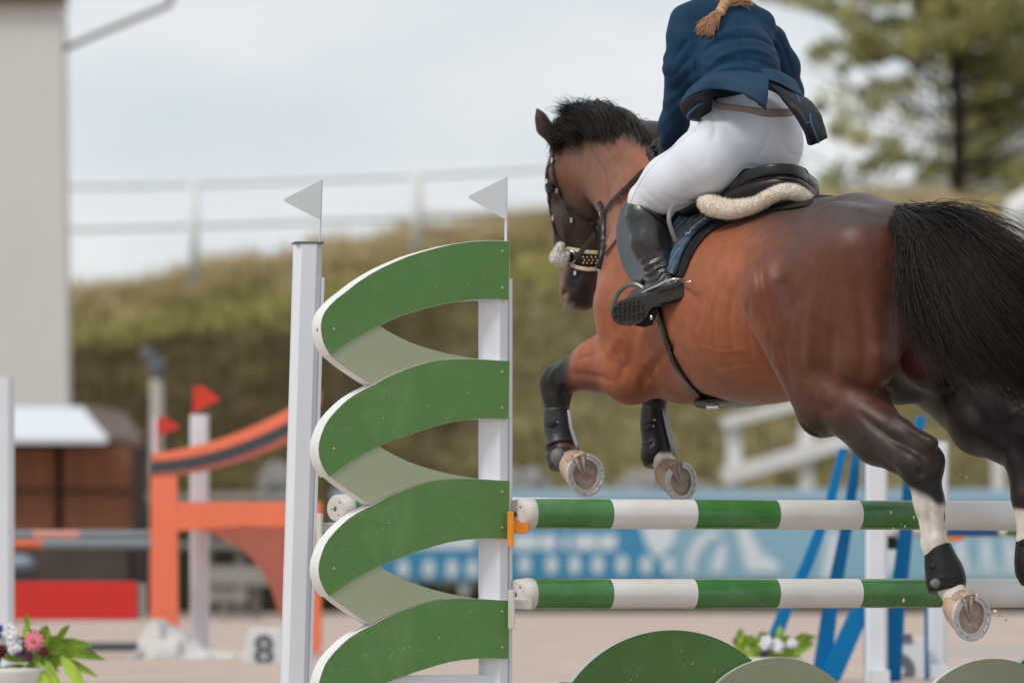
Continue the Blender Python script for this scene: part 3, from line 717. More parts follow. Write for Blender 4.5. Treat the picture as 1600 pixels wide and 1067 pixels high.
mb = MB(); mb.ell(P(873, 714, 1.375), (.030, .028, .034)); mb.build('shell_patch', mat('light_grey_shell', (.17, .175, .17), rough=.5, noise=.5, nscale=40), lb1, smooth=True)
mb = MB(); mb.tube([P(889, 640, 1.40), P(893, 668, 1.40), P(901, 695, 1.39), P(905, 706, 1.38)], [.007, .008, .008, .005], 8); mb.build('pale_edge', mat('pale_boot_edge', (.30, .31, .32), rough=.6), lb1, smooth=True)
lb2 = legboot('leg_boot', [(1021, 632, 1.72), (1022, 665, 1.71), (1026, 695, 1.70), (1026, 712, 1.69), (1027, 729, 1.68)], [.046, .051, .052, .060, .060, .046], M_bootb, [(1003, 664, 1030, 652, 1.71), (1003, 672, 1028, 662, 1.71), (1004, 697, 1030, 690, 1.70)], 'black shell boot on the trailing foreleg')
mb = MB(); mb.tube([P(1038, 640, 1.67), P(1044, 668, 1.67), P(1051, 695, 1.66), P(1055, 712, 1.65)], [.008, .010, .010, .006], 8); mb.build('pale_edge', bpy.data.materials['pale_boot_edge'], lb2, smooth=True)
lb3 = legboot('leg_boot', [(1464, 850, -.2), (1470, 875, -.2), (1477, 900, -.2), (1479, 926, -.21)], [.044, .053, .064, .069, .060], M_bootb, [(1447, 888, 1470, 880, -.2), (1450, 905, 1466, 899, -.2)], 'short black fetlock boot on the near hind leg')
mb = MB(); mb.ell(P(1462, 911, -.255), (.020, .016, .017)); mb.build('shell_patch', bpy.data.materials['light_grey_shell'], lb3, smooth=True)
lb4 = legboot('leg_boot', [(1606, 836, -.22), (1609, 860, -.22), (1614, 885, -.22), (1620, 912, -.22)], [.038, .047, .058, .064, .05], M_bootb, [(1591, 850, 1606, 842, -.22), (1592, 868, 1608, 862, -.22), (1596, 888, 1612, 884, -.22)], 'short black fetlock boot on the far hind leg')

# ---- hair
def strands(name, guides, n, m, par, r0=.0016, spread=.03, tipspread=.06, seg=14, clump=.5, seed=1, lenvar=.35, wave=.01, rootspread=None, r1=.2, tint=None):
    """guides: list of guide curves (lists of 3D points). Each strand mixes two neighbouring guides."""
    g = np.random.default_rng(seed); G = [np.array(catmull(q, 6)) for q in guides]
    mn = min(len(q) for q in G); G = np.array([q[np.linspace(0, len(q)-1, 24).round().astype(int)] for q in G])
    V = []; F = []; KS = []; nc = max(3, n//40); cc = g.uniform(0, len(G)-1, nc); co = g.normal(size=(nc, 3))
    for i in range(n):
        k = g.integers(0, nc); KS.append(k); u = np.clip(cc[k]+g.normal()*.25*(1-clump)+g.normal()*.05, 0, len(G)-1.001); a = int(u); f = u-a
        C = G[a]*(1-f)+G[a+1]*f; Lf = 1-lenvar*g.random()**1.5; s = np.linspace(0, 1, seg)*Lf*(len(C)-1)
        i0 = np.minimum(s.astype(int), len(C)-2); ft = (s-i0)[:, None]; c_ = C[i0]*(1-ft)+C[i0+1]*ft
        t = np.linspace(0, 1, seg)[:, None]; off = g.normal(size=3)*(rootspread if rootspread is not None else spread*.3)*(1-t)
        off = off+(co[k]*clump*.8+g.normal(size=3)*(1-clump*.6))*(spread*(t**.6)*(1-t)+tipspread*t**1.5)
        off = off+clump*.012*np.sin(t*(5+3*abs(co[k][0]))+co[k][1]*5)*co[k][::-1]*t
        off = off+wave*np.sin(t*g.uniform(4, 9)+g.uniform(0, 6.28))*g.normal(size=3)*t
        c_ = c_+off; rad = r0*(1-(1-r1)*t**2)*g.uniform(.7, 1.3)
        tg = np.gradient(c_, axis=0); tg /= np.linalg.norm(tg, axis=1)[:, None]+1e-9; A = np.cross(tg, [0.13, .2, .97]); A /= np.linalg.norm(A, axis=1)[:, None]+1e-9; B = np.cross(tg, A)
        b0 = len(V)*seg*3
        V.append(np.stack([c_+rad*(A*math.cos(x)+B*math.sin(x)) for x in (0, 2.09, 4.19)], 1).reshape(-1, 3))
        q = np.arange(seg-1)[:, None]*3
        F.append(np.concatenate([np.concatenate([q+j, q+(j+1) % 3, q+3+(j+1) % 3, q+3+j], 1) for j in range(3)])+b0)
    ck = np.clip(g.normal(1, .45, nc), .4, 2.4); cv = np.array([ck[k_]*g.uniform(.7, 1.5) for k_ in KS]); cc_ = np.repeat(np.array(tint)[None]*cv[:, None], seg*3, 0) if tint is not None else None
    return fastmesh(name, np.concatenate(V), np.concatenate(F), m, par, True, cc_)
M_tail = mat('black_hair', (.0065, .005, .0042), rough=.42, spec=.22, attr='Col')
tg_ = [
 [(1405,338,-.02),(1450,333,-.16),(1500,335,-.28),(1550,365,-.38),(1610,412,-.45),(1690,480,-.5)],
 [(1408,340,-.04),(1450,342,-.20),(1500,362,-.32),(1555,420,-.42),(1620,490,-.5),(1700,570,-.55)],
 [(1406,344,-.06),(1445,352,-.24),(1490,392,-.34),(1540,465,-.43),(1600,550,-.5),(1670,640,-.55)],
 [(1405,346,-.08),(1435,362,-.26),(1468,415,-.34),(1510,490,-.42),(1565,565,-.48),(1630,632,-.52)],
 [(1404,348,-.10),(1425,368,-.26),(1448,425,-.32),(1480,495,-.38),(1525,555,-.43),(1590,612,-.48)],
 [(1403,350,-.10),(1417,375,-.24),(1430,425,-.28),(1446,480,-.32),(1475,530,-.36),(1530,578,-.40)],
 [(1402,352,-.10),(1411,378,-.20),(1419,420,-.24),(1428,465,-.27),(1445,505,-.30),(1470,545,-.33)]]
tgd = [[P(x+(5 if k == 0 else 9-min(k, 3)*2), y+(0 if k == 0 else (7 if gi < 2 else 5)), Y) for k, (x, y, Y) in enumerate(g_)] for gi, g_ in enumerate(tg_)]
# a body of hair so that light does not shine through, then loose strands over it
strands('tail', tgd, 10000, M_tail, HORSE, tint=(.0125, .0085, .0062), r0=.0014, spread=.020, tipspread=.055, seed=2, clump=.75, rootspread=.015, lenvar=.5, wave=.008)
strands('tail_wisps', tgd, 500, M_tail, HORSE, tint=(.0125, .0085, .0062), r0=.0009, spread=.026, tipspread=.09, seed=5, clump=.2, lenvar=.6, wave=.02)
# mane: roots along the crest, falling to the near side or blown up
M_mane = mat('mane_hair', (.013, .009, .007), rough=.42, spec=.25, attr='Col')
mg_ = []
for a_, b_, c_ in (((866,210),(880,206),(893,216)), ((872,196),(892,196),(915,210)), ((882,180),(908,186),(938,213)), ((900,168),(930,182),(962,232)), ((930,166),(960,190),(986,264)), ((960,178),(988,208),(1003,272)), ((990,192),(1010,220),(1016,264)), ((1013,208),(1030,228),(1034,246)), ((1033,222),(1042,238),(1044,254)), ((1050,232),(1056,245),(1058,258))):
    Y0, Y1, Y2 = [np.interp(q[0], [868, 900, 965, 1040], [1.90, 1.88, 1.72, 1.45]) for q in (a_, b_, c_)]
    mg_.append([P(a_[0], a_[1]+9, Y0), P((a_[0]*.7+b_[0]*.3), a_[1]+6, Y0-.06), P(b_[0], b_[1], Y1-.13), P((b_[0]+c_[0])/2+3, (b_[1]+c_[1])/2, (Y1+Y2)/2-.15), P(c_[0], c_[1], Y2-.15)])
strands('mane', mg_, 7000, M_mane, HORSE, tint=(.0165, .0110, .0080), r0=.0012, spread=.015, tipspread=.024, seed=8, clump=.8, rootspread=.014, lenvar=.5, wave=.007)
# hair standing up and blown back at the poll
up_ = [[P(896+dx*.45, 180, 1.88), P(892+dx*.6, 173, 1.85), P(884+dx*.8, 169+.08*dx, 1.84), P(876+dx*1.0, 167+.14*dx, 1.83)] for dx in (-16, 0, 20, 45, 70)]
strands('forelock', [[P(876, 200, 1.9), P(868, 206, 1.87), P(862, 220, 1.86), P(862, 234, 1.86)], [P(880, 205, 1.9), P(872, 214, 1.86), P(868, 228, 1.85), P(872, 242, 1.85)]], 260, M_mane, HORSE, tint=(.0165, .0110, .0080), r0=.0012, spread=.01, tipspread=.02, seed=19, clump=.4, rootspread=.01, lenvar=.5)
strands('forelock', up_, 1100, M_mane, HORSE, tint=(.0165, .0110, .0080), r0=.0010, spread=.02, tipspread=.028, seed=9, clump=.5, rootspread=.016, lenvar=.6, wave=.008)
strands('whiskers', [[P(878, 455, 1.93), P(872, 464, 1.91), P(868, 470, 1.9)], [P(892, 476, 1.93), P(886, 485, 1.92), P(884, 490, 1.91)]], 22, mat('whisker', (.3, .27, .24), rough=.5), HORSE, r0=.0006, spread=.004, tipspread=.012, seed=4, rootspread=.012)
# eye
mb = MB(); mb.ell(P(861, 294, 1.885), (.017, .014, .017), None, 16, 12); ey = mb.build('eye', mat('dark_eye', (.012, .008, .006), rough=.08, spec=.6), HORSE, smooth=True)
mb = MB(); mb.tube(catmull([P(853, 291, 1.87), P(860, 284, 1.865), P(869, 287, 1.865)], 5), .0045, 8); mb.build('eyelid', M_brown, ey, smooth=True)

# ================================================================== tack
def strap(pts, wpx, name, m, par, off=.004, th=.0035, seg=8, Yd=None, flat=None, smooth=True, base=None, n=6):
    """leather strap along photo points, lying on the horse"""
    q = []; nn = []; last = None
    for p in catmull([np.array(p[:2]+((p[2],) if len(p) > 2 else (-9,)), float) for p in pts], n):
        h, nr = hit(p[0], p[1], off) if p[2] < -5 else (P(*p), np.array([0, -1.0, 0]))
        if h is None or (last is not None and abs(h[1]-last[1]) > .22):
            if last is None: continue
            h = P(p[0], p[1], last[1]); nr = nn[-1]
        q.append(h); nn.append(nr); last = h
    nn = [norm(nn[max(0, i-1)]+nn[i]+nn[min(len(nn)-1, i+1)]) for i in range(len(nn))]
    r_ = wpx/2/FPX*(D0+q[0][1]); mb = MB()
    mb.tube(q, r_, 12, flat=th/r_*.8, nrm=nn); return mb.build(name, m, par, smooth=True, base=base), q
BR = thing('bridle', 'dark leather bridle on the horse, with a white fluffy noseband and reins', 'bridle', P(880, 300, 1.9))
strap([(881,198),(871,222),(865,242),(864,256)], 7, 'headpiece', M_leather, BR)
strap([(864,256),(866,275),(871,295),(880,319),(890,341),(893,349)], 5.5, 'cheekpiece', M_brown, BR)
strap([(868,298),(884,320),(905,336),(925,345)], 4, 'throat_strap', M_leather, BR)
strap([(864,246),(858,256),(855,275),(858,302),(859,329),(865,349),(870,369),(876,378)], 6, 'cheekpiece', M_leather, BR)
strap([(853,262),(858,258),(866,254)], 6, 'browband', M_leather, BR)
nb, q = strap([(886,402),(900,404),(914,405),(928,406),(936,404)], 20, 'noseband', M_leather, BR, off=.008)
strap([(890,387),(904,391),(918,394),(931,395)], 6, 'padding', mat('cream_padding', (.62, .52, .38), rough=.9, bump=.4), nb, off=.016)
strap([(896,413),(905,418),(918,420),(930,419)], 6, 'padding', bpy.data.materials['cream_padding'], nb, off=.016)
mb = MB()
for i in range(4):
    for j in range(3):
        h, nr = hit(913+i*5+(j % 2)*2, 401.5+j*4.2, .019)
        if h is not None: mb.ell(h, (.0038, .0038, .0038), None, 8, 6)
mb.build('studs', mat('brass_studs', (.62, .42, .24), rough=.35, metal=.7), nb, smooth=True)
# bit ring, buckles
def ringat(px, py, r, tr, par, name='ring', off=.012, m=None, nrm=None, Y=None):
    h, nr = hit(px, py, off) if Y is None else (P(px, py, Y), np.array([0, -1., 0]))
    if h is None: h = P(px, py, 1.9); nr = np.array([-.3, -1, 0])
    nr = norm(nr if nrm is None else nrm); a = norm(np.cross(nr, UP)); b = np.cross(a, nr); pts = [h+(a*math.cos(t)+b*math.sin(t))*r for t in np.linspace(0, 2*math.pi, 21)]
    mb = MB(); mb.tube(pts, tr, 8, cap=False); return mb.build(name, m or M_steel, par, smooth=True)
ringat(896, 401, .022, .0035, BR, 'bit_ring', .018); ringat(889, 392, .012, .003, BR, 'buckle', .016)
for x, y in ((866, 252), (894, 344), (857, 285), (868, 341), (871, 297), (900, 428)):
    h, nr = hit(x, y, .010)
    if h is not None: mb = MB(); mb.box(h, (.011, .007, .018), ax_dir(nr+np.array([.3, 0, 0]))[[1, 0, 2]]); mb.build('buckle', M_steel, BR, bevel=.002)
# rein from the bit to the rider's hand
def onto(q, off=.012):
    o = []
    for p in catmull(q, 5):
        d = Vector(p)-CAMP; L_ = d.length; h = HB.ray_cast(CAMP, d.normalized()); o.append(np.array(h[0]+h[1]*off) if h[0] is not None and (h[0]-CAMP).length < L_+off else p)
    return o
RN = [P(898, 404, 1.84), P(913, 388, 1.80), P(930, 366, 1.76), P(945, 340, 1.70), P(962, 315, 1.55), P(992, 284, 1.33), P(1014, 262, 1.2), P(1034, 240, 1.12)]
mb = MB(); mb.tube(onto(RN), .0095, 10, flat=.3, nrm=[(0, -1, .2)]*(7*5+1)); mb.build('rein', M_brown, BR, smooth=True)
mb = MB(); mb.tube(catmull([P(925, 349, 1.72), P(930, 362, 1.73), P(932, 375, 1.73)], 4), .006, 8, flat=.5, nrm=[(0, -1, 0)]*9); mb.build('rein_stop', M_leather, BR, smooth=True)
# white sheepskin roll on the noseband
M_fluff = mat('white_wool', (.80, .78, .74), rough=.95, noise=.15, nscale=60, bump=.3, bscale=90)
fl = SDF()
for x, y, r in ((876, 384, .011), (873, 392, .017), (870, 402, .023), (877, 407, .021), (883, 399, .015)): fl.E(P(x, y, 1.88), (r, r*1.1, r), None, .012)
v_, q_ = fl.mesh(.004); v_ = v_+(.004*vnoise(v_, 110, 3)+.003*vnoise(v_, 260, 6))[:, None]*norm_rows(v_-v_.mean(0)) if False else v_+(.0035*vnoise(v_, 90, 3)[:, None]*((v_-v_.mean(0))/np.linalg.norm(v_-v_.mean(0), axis=1)[:, None]))
WO = fastmesh('sheepskin_roll', v_, q_, M_fluff, BR)
def fuzz(name, V, Q, n, ln, m, par, seed=1, r=.0007):
    g = np.random.default_rng(seed); f = Q[g.integers(0, len(Q), n)]; c_ = V[f].mean(1); nr = np.cross(V[f[:, 2]]-V[f[:, 0]], V[f[:, 3]]-V[f[:, 1]]); nr /= np.linalg.norm(nr, axis=1)[:, None]+1e-9
    a = g.normal(size=(n, 3)); a = np.cross(nr, a); a /= np.linalg.norm(a, axis=1)[:, None]; tip = c_+nr*ln*g.uniform(.4, 1.2, (n, 1))+a*ln*.6*g.random((n, 1))
    W = np.stack([c_+a*r, c_-a*r, tip], 1).reshape(-1, 3); F = np.arange(3*n).reshape(-1, 3); return fastmesh(name, W, F, m, par, False)
fuzz('wool_tufts', v_, q_, 5000, .008, M_fluff, WO, 3)
# breastplate
BP = thing('breastplate', 'dark leather breastplate strap across the shoulder in front of the boot', 'breastplate', P(955, 340, 1.6))
mb = MB(); mb.tube(onto([P(941, 316, 1.62), P(946, 330, 1.60), P(948, 352, 1.60), P(947, 385, 1.60), P(945, 400, 1.60), P(940, 422, 1.62)]), .009, 10, flat=.35, nrm=[(-.2, -1, 0)]*26); mb.build('martingale_strap', M_leather, BP, smooth=True)
ringat(943, 335, .014, .003, BP, 'ring', Y=1.585); ringat(946, 391, .010, .003, BP, 'buckle', Y=1.585)
mb = MB(); mb.ell(P(939, 422, 1.60), (.012, .01, .014)); mb.build('rivet', M_steel, BP, smooth=True)
strap([(984,352),(978,360),(968,373),(957,387),(948,398)], 5, 'neck_strap', M_brown, BP, off=.008)
# girth
GI = thing('girth', 'black leather girth with a belly guard under the horse', 'girth', P(1060, 560, .9))
strap([(1029,478),(1036,505),(1044,532),(1054,560),(1068,585),(1084,606),(1100,622),(1112,633)], 17, 'strap', M_leather, GI, off=.008, th=.006)
gp = SDF(); gax = np.array([FW, LT, UP]); gc = Hf(-.06, .0, 1.115)
gp.E(P(1150, 627, 1.0), (.17, .135, .020), pitch(-2), .02); gp.E(P(1112, 631, 1.06), (.08, .05, .018), gax, .02)
v_, q_ = gp.mesh(.006); fastmesh('belly_guard', relax(v_, q_, 1), q_, M_leather, GI)
ringat(1031, 505, .010, .0022, GI, 'ring', .016, mat('brass', (.6, .4, .2), rough=.3, metal=1))
mb = MB(); mb.box(P(1113, 636, .93), (.045, .012, .014)); mb.build('buckle', M_steel, GI, bevel=.003)
# saddle pad (blue, quilted), both sides
M_pad = mat('blue_quilted_cotton', (.030, .085, .150), rough=.85, noise=.3, nscale=40, sheen=.4)
n_ = M_pad.node_tree; b_ = n_.nodes['Principled BSDF']
vt = n_.nodes.new('ShaderNodeTexVoronoi'); vt.distance = 'MANHATTAN'; vt.inputs['Scale'].default_value = 26; vt.inputs['Randomness'].default_value = .15
bp_ = n_.nodes.new('ShaderNodeBump'); bp_.inputs['Strength'].default_value = .9; bp_.inputs['Distance'].default_value = .012; bp_.invert = True
tcn = n_.nodes.new('ShaderNodeTexCoord'); n_.links.new(tcn.outputs['Object'], vt.inputs['Vector']); n_.links.new(vt.outputs['Distance'], bp_.inputs['Height']); n_.links.new(bp_.outputs[0], b_.inputs['Normal'])
def toH(p): r_ = np.asarray(p)-np.array([.739, 1.0, 0]); return np.array([r_@FW, r_@LT, p[2]])
def padsheet(name, front, rear, off, th, m, par, spine, nv=18, nu=12, mirror=True, offs=None):
    F_ = catmull([np.array(p, float) for p in front], 6); R_ = catmull([np.array(p, float) for p in rear], 6)
    F_ = [F_[int(round(i))] for i in np.linspace(0, len(F_)-1, nv)]; R_ = [R_[int(round(i))] for i in np.linspace(0, len(R_)-1, nv)]
    Lg = []
    for i in range(nv):
        row = []
        for j in range(nu):
            u = j/(nu-1); p = F_[i]*(1-u)+R_[i]*u; h, nr = hit(p[0], p[1], off)
            row.append(h)
        Lg.append(row)
    for i in range(nv):
        for j in range(nu):
            if Lg[i][j] is None or toH(Lg[i][j])[1] < .0: Lg[i][j] = None
    for j in range(nu):
        for i in range(nv-1, -1, -1):
            if Lg[i][j] is None:
                Lg[i][j] = Lg[i+1][j]+(np.array([0, 0, .004])) if i+1 < nv and Lg[i+1][j] is not None else P(*F_[i], 1.0)
    V = []; Fc = []
    tot = nv+3
    for side in (1, -1):
        b0 = len(V)
        for i in range(-3, nv):
            for j in range(nu):
                if i < 0:
                    h = toH(Lg[0][j]); k = -i/3; f_, l_, z_ = h[0], h[1]*(1-k), None
                    h2, nr, _, _ = HB.ray_cast(Vector(Hf(f_, l_, 2.6)), Vector((0, 0, -1))); zz = (h2.z if h2 else h[2])+off; V.append(Hf(f_, l_*side, zz*k+h[2]*(1-k) if k < 1 else zz))
                else:
                    h = toH(Lg[i][j]); V.append(Hf(h[0], h[1]*side, h[2]))
        for i in range(tot-1):
            for j in range(nu-1): Fc.append((b0+i*nu+j, b0+i*nu+j+1, b0+(i+1)*nu+j+1, b0+(i+1)*nu+j))
    mb = MB(); mb.add(V, Fc); o = mb.build(name, m, par, smooth=True, base=V[0])
    sm = o.modifiers.new('sm', 'SMOOTH'); sm.iterations = 2
    s_ = o.modifiers.new('solid', 'SOLIDIFY'); s_.thickness = th; s_.offset = 0
    s_ = o.modifiers.new('sub', 'SUBSURF'); s_.levels = 1; s_.render_levels = 1
    return o, Lg
SP = thing('saddle_pad', 'blue quilted saddle pad with black lining and shadow layer between the saddle and the horse', 'saddle pad', Hf(-.2, 0, 1.75))
rear = [(1236,306),(1200,316),(1165,330),(1128,345),(1101,361),(1080,387),(1068,413),(1063,432)]
front = [(1075,300),(1030,305),(1005,320),(996,345),(992,370),(992,395),(998,415),(1008,432)]
padsheet('lining', front, [(1266,325),(1218,331),(1172,341),(1136,352),(1110,367),(1090,391),(1077,418),(1069,436)], .006, .010, mat('felt_and_gap_shade', (.012, .011, .011), rough=.95), SP, 0)  # black sheet serves as pad underside and as the shadow in the gap
pq, _ = padsheet('quilt', front, rear, .020, .016, M_pad, SP, 0)
mb = MB(); q = []
for k in range(22):
    u = k/21; x = 1122-40*u; y = 347+32*u**1.5; h, nr = hit(x+2*math.sin(k*2.1), y+2*math.cos(k*1.7), .034)
    if h is not None: q.append(h)
if len(q) > 3: mb.tube(q, .0022, 6); mb.build('embroidery', mat('silver_thread', (.45, .5, .55), rough=.5), pq)
SA = thing('saddle', 'black leather jumping saddle under the rider', 'saddle', Hf(-.2, 0, 1.85))
padsheet('flap', [(1060,295),(1010,305),(985,330),(975,358),(976,385),(984,412),(996,434),(1008,446)], [(1150,318),(1120,322),(1085,332),(1066,350),(1056,372),(1052,395),(1046,422),(1030,446)], .046, .007, mat('grey_black_leather', (.042, .052, .058), rough=.42, spec=.5, noise=.3, nscale=15, bump=.1, bscale=60), SA, 0)
st = SDF()
st.E(Hf(-.22, 0, 1.835), (.28, .17, .05), pitch(-4), .05)
st.chain([Hf(0, .16, 1.80), Hf(.14, .06, 1.93), Hf(.14, -.06, 1.93), Hf(0, -.16, 1.80)], [.03, .028, .028, .03], .05)
st.chain([Hf(-.05, .15, 1.80), Hf(-.30, .12, 1.84), Hf(-.42, 0, 1.86), Hf(-.30, -.12, 1.84), Hf(-.05, -.15, 1.80)], [.05, .05, .04, .05, .05], .06)
v_, q_ = st.mesh(.007); v_ = relax(v_, q_, 2); fastmesh('seat', v_, q_, M_leather, SA)
def sweep(name, pts, r, m, par, k=.01, vox=.005):
    s_ = SDF(); pp = catmull([P(*p) for p in pts], 5); s_.chain(pp, np.interp(np.linspace(0, 1, len(pp)), np.linspace(0, 1, len(r)), r), k); v, q = s_.mesh(vox); v = relax(v, q, 2); return fastmesh(name, v, q, m, par)
sweep('cantle_back', [(1128,312,.66),(1146,298,.62),(1167,284,.58),(1190,276,.54),(1218,272,.51),(1240,273,.54),(1252,279,.64),(1252,286,.82),(1240,288,.98)], [.010, .015, .018, .019, .019, .018, .017, .016, .014], M_leather, SA)
cp_ = [(1132,301,.61),(1150,288,.57),(1168,276,.53),(1188,268,.49),(1210,264.5,.465),(1234,265,.47),(1251,270,.52),(1260,278,.60),(1262,285,.70)]; q = catmull([P(*p) for p in cp_], 6)
mb = MB(); nn_ = [norm([-.75+1.5*(k/(len(q)-1)), -1, .18]) for k in range(len(q))]; mb.tube(q, np.interp(np.linspace(0, 1, len(q)), [0, .25, .8, 1], [.008, .019, .020, .014]), 14, flat=.30, nrm=nn_); mb.build('cantle', M_leather, SA, smooth=True)
sweep('panel', [(1128,318,.62),(1145,309,.60),(1168,300,.57),(1195,292,.52),(1222,288,.49),(1246,292,.50),(1262,303,.56),(1272,316,.62)], [.018, .028, .033, .031, .027, .024, .022, .016], M_leather, SA)
mb = MB(); mb.tube(catmull([P(1132,306,.60), P(1150,296,.57), P(1175,284,.525), P(1200,279,.485), P(1228,279,.46), P(1250,284,.485), P(1264,296,.55)], 6), .0042, 8); mb.build('piping', M_brown, SA, smooth=True)
mb = MB(); mb.tube(catmull([P(1140,296,.585), P(1162,276,.545), P(1185,264,.50), P(1212,258.5,.47), P(1238,258,.49), P(1257,264,.58), P(1263,272,.66)], 6), .0036, 8); mb.build('piping', M_brown, SA, smooth=True)
# sheepskin half pad
HP = thing('half_pad', 'cream sheepskin half pad rolling out behind the saddle', 'half pad', Hf(-.4, 0, 1.8))
hp_ = [(1099,316,.62),(1112,321,.60),(1137,327,.57),(1159,325,.54),(1183,318.5,.50),(1204,306.5,.45),(1224,299,.42),(1243,300.5,.42),(1259,310,.44),(1271,320,.50),(1279,330,.60),(1284,345,.75)]
hps = SDF(); pp_ = catmull([P(*p) for p in hp_], 3)
rr_ = np.interp(np.linspace(0, 1, len(pp_)), [0, .09, .18, .27, .36, .5, .8, 1], [.022, .033, .031, .027, .023, .022, .021, .018])
hps.chain(pp_, rr_, .012)
hps.E(Hf(-.12, 0, 1.78), (.30, .15, .035), HAX, .02)
v_, q_ = hps.mesh(.006); v_ = relax(v_, q_, 1)
ctr = v_.mean(0); v_ = v_+.0022*vnoise(v_, 190, 4)[:, None]*np.array([.4, -.8, .5])
M_shp = mat('cream_sheepskin', (.80, .72, .61), rough=.95, noise=.25, nscale=70, bump=.9, bscale=120, detail=6)
hpo = fastmesh('fleece', v_, q_, M_shp, HP); fuzz('fleece_tufts', v_, q_, 26000, .007, M_shp, hpo, 5, .0008)
# billet and stirrup
mb = MB(); mb.tube(catmull([P(1090, 313, .66), P(1068, 318, .62), P(1050, 324, .60), P(1045, 342, .58), (P(1050, 362, .58)), P(1057, 379, .59)], 6), .0075, 10, flat=.3, nrm=[(-.2, -1, .1)]*31); mb.build('strap_end', mat('grey_strap_leather', (.16, .17, .16), rough=.45), SA, smooth=True)
# ================================================================== rider
PER = thing('person', 'rider in navy jacket, white breeches and black boots, seen from behind', 'person', Hf(-.2, 0, 1.9))
M_skin = mat('skin', (.48, .27, .19), rough=.5, trans=.1, noise=.1, nscale=20)
M_breech = mat('white_breeches', (.62, .655, .72), rough=.75, noise=.05, nscale=6, bump=.10, bscale=9, sheen=.3, bdist=.03)
M_navy = mat('navy_jacket', (.0055, .037, .082), rough=.72, spec=.2, noise=.22, nscale=9, sheen=.02, bump=.15, bscale=280, bdist=.002)
M_rboot = mat('riding_boot_leather', (.022, .024, .026), rough=.30, spec=.6, noise=.3, nscale=10, bump=.35, bscale=16, bdist=.015)
M_rubber = mat('boot_sole_rubber', (.030, .025, .021), rough=.85, noise=.5, nscale=60, bump=.9, bscale=120)
# body (under the clothes)
bd = SDF()
bd.E(Hf(-.19, 0, 2.02), (.08, .13, .08), HAX, .05)
bd.chain([Hf(-.15, 0, 2.06), Hf(-.03, 0, 2.27), Hf(.06, 0, 2.38), Hf(.09, 0, 2.44)], [.06, .065, .065, .05], .06)
bd.chain([Hf(.08, 0, 2.44), P(1127, -5, 1.03), P(1126, -30, 1.08)], [.055, .05, .052], .04)
hc = P(1127, -42, 1.10); HX = pitch(-25)
bd.E(hc+UP*.02, (.098, .080, .105), HX, .03)
bd.E(P(1090, -2, 1.03), (.014, .014, .030), None, .006); bd.E(P(1166, -5, 1.10), (.013, .014, .028), None, .006); bd.E(P(1094, -14, 1.08), (.03, .04, .045), None, .02); bd.E(P(1160, -16, 1.12), (.03, .04, .045), None, .02)
bd.E(hc+HX[0]*.045-HX[2]*.055, (.055, .055, .06), HX, .03)
bd.C(hc+HX[0]*.095+HX[2]*.005, hc+HX[0]*.112-HX[2]*.025, .009, .014, .012)    # nose
bd.E(hc+HX[0]*.10-HX[2]*.055, (.010, .024, .008), HX, .008)                     # mouth
bd.E(hc+HX[0]*.088-HX[2]*.09, (.02, .024, .018), HX, .015)                       # chin
for s_ in (1, -1):
    bd.E(hc+HX[0]*.098+HX[1]*.031*s_+HX[2]*.015, (.012, .016, .010), HX, .010, True)
    bd.E(hc+HX[1]*.080*s_-HX[0]*.005-HX[2]*.01, (.016, .008, .030), HX, .008)
bd.chain([P(1070, 68, .92), P(1066, 150, 1.0), P(1044, 216, 1.14)], [.045, .038, .026], .03)
bd.chain([P(1205, 68, 1.15), P(1236, 140, 1.30), P(1150, 225, 1.42)], [.045, .036, .026], .03)
def hand(c, ax, s_):
    X, Y_, Z_ = ax   # X towards the knuckles, Y_ across the palm, Z_ out of the back
    bd.E(c, (.042, .040, .018), ax, .012)
    for k, ln in enumerate((.9, 1.0, .95, .75)):
        b_ = c+X*.038+Y_*(.030-.020*k); p1 = b_+X*.018*ln-Z_*.020; p2 = p1-X*.022*ln-Z_*.014; p3 = p2-X*.012+Z_*.008
        bd.chain([b_, p1, p2, p3], [.0095, .009, .0085, .007], .003)
    b_ = c+Y_*.034*1-X*.02; bd.chain([b_, b_+X*.032+Y_*.014-Z_*.010, b_+X*.052-Y_*.004-Z_*.022], [.012, .010, .008], .005)
hax = np.array([norm([-.45, .6, -.45]), norm([-.3, .3, .9]), None], dtype=object)
def mkax(x, y): x = norm(x); y = norm(np.asarray(y)-np.dot(y, x)*x); return np.array([x, y, np.cross(x, y)])
hand(P(1036, 232, 1.16), mkax([-.35, .35, -.6], [.1, .2, 1]), 1)
hand(P(1120, 238, 1.44), mkax([-.45, .35, -.6], [.1, .2, 1]), -1)
bd.chain([Hf(-.18, .12, 1.99), P(1010, 316, .82), P(1038, 440, .74)], [.08, .035, .03], .03)
bd.chain([Hf(-.13, -.04, 1.98), Hf(.04, -.22, 1.89), Hf(.13, -.33, 1.77), Hf(-.02, -.36, 1.50)], [.06, .05, .04, .03], .03)
v_, q_ = bd.mesh(.0075); v_ = relax(v_, q_, 1)
pc = np.tile(np.array([.48, .27, .19]), (len(v_), 1)); x_, y_ = px_of(v_); pc[(y_ > 205) & (v_[:, 1] > 1.04)] = [.015, .015, .016]
pc[(np.abs((v_-(hc+HX[0]*.10-HX[2]*.055))@HX[2]) < .008) & (np.linalg.norm(v_-(hc+HX[0]*.10-HX[2]*.055), axis=1) < .028)] = [.45, .16, .13]
M_body = mat('skin_and_gloves', (.5, .3, .2), rough=.5, attr='Col', noise=.1, nscale=20)
fastmesh('body', v_, q_, M_body, PER, cols=pc)
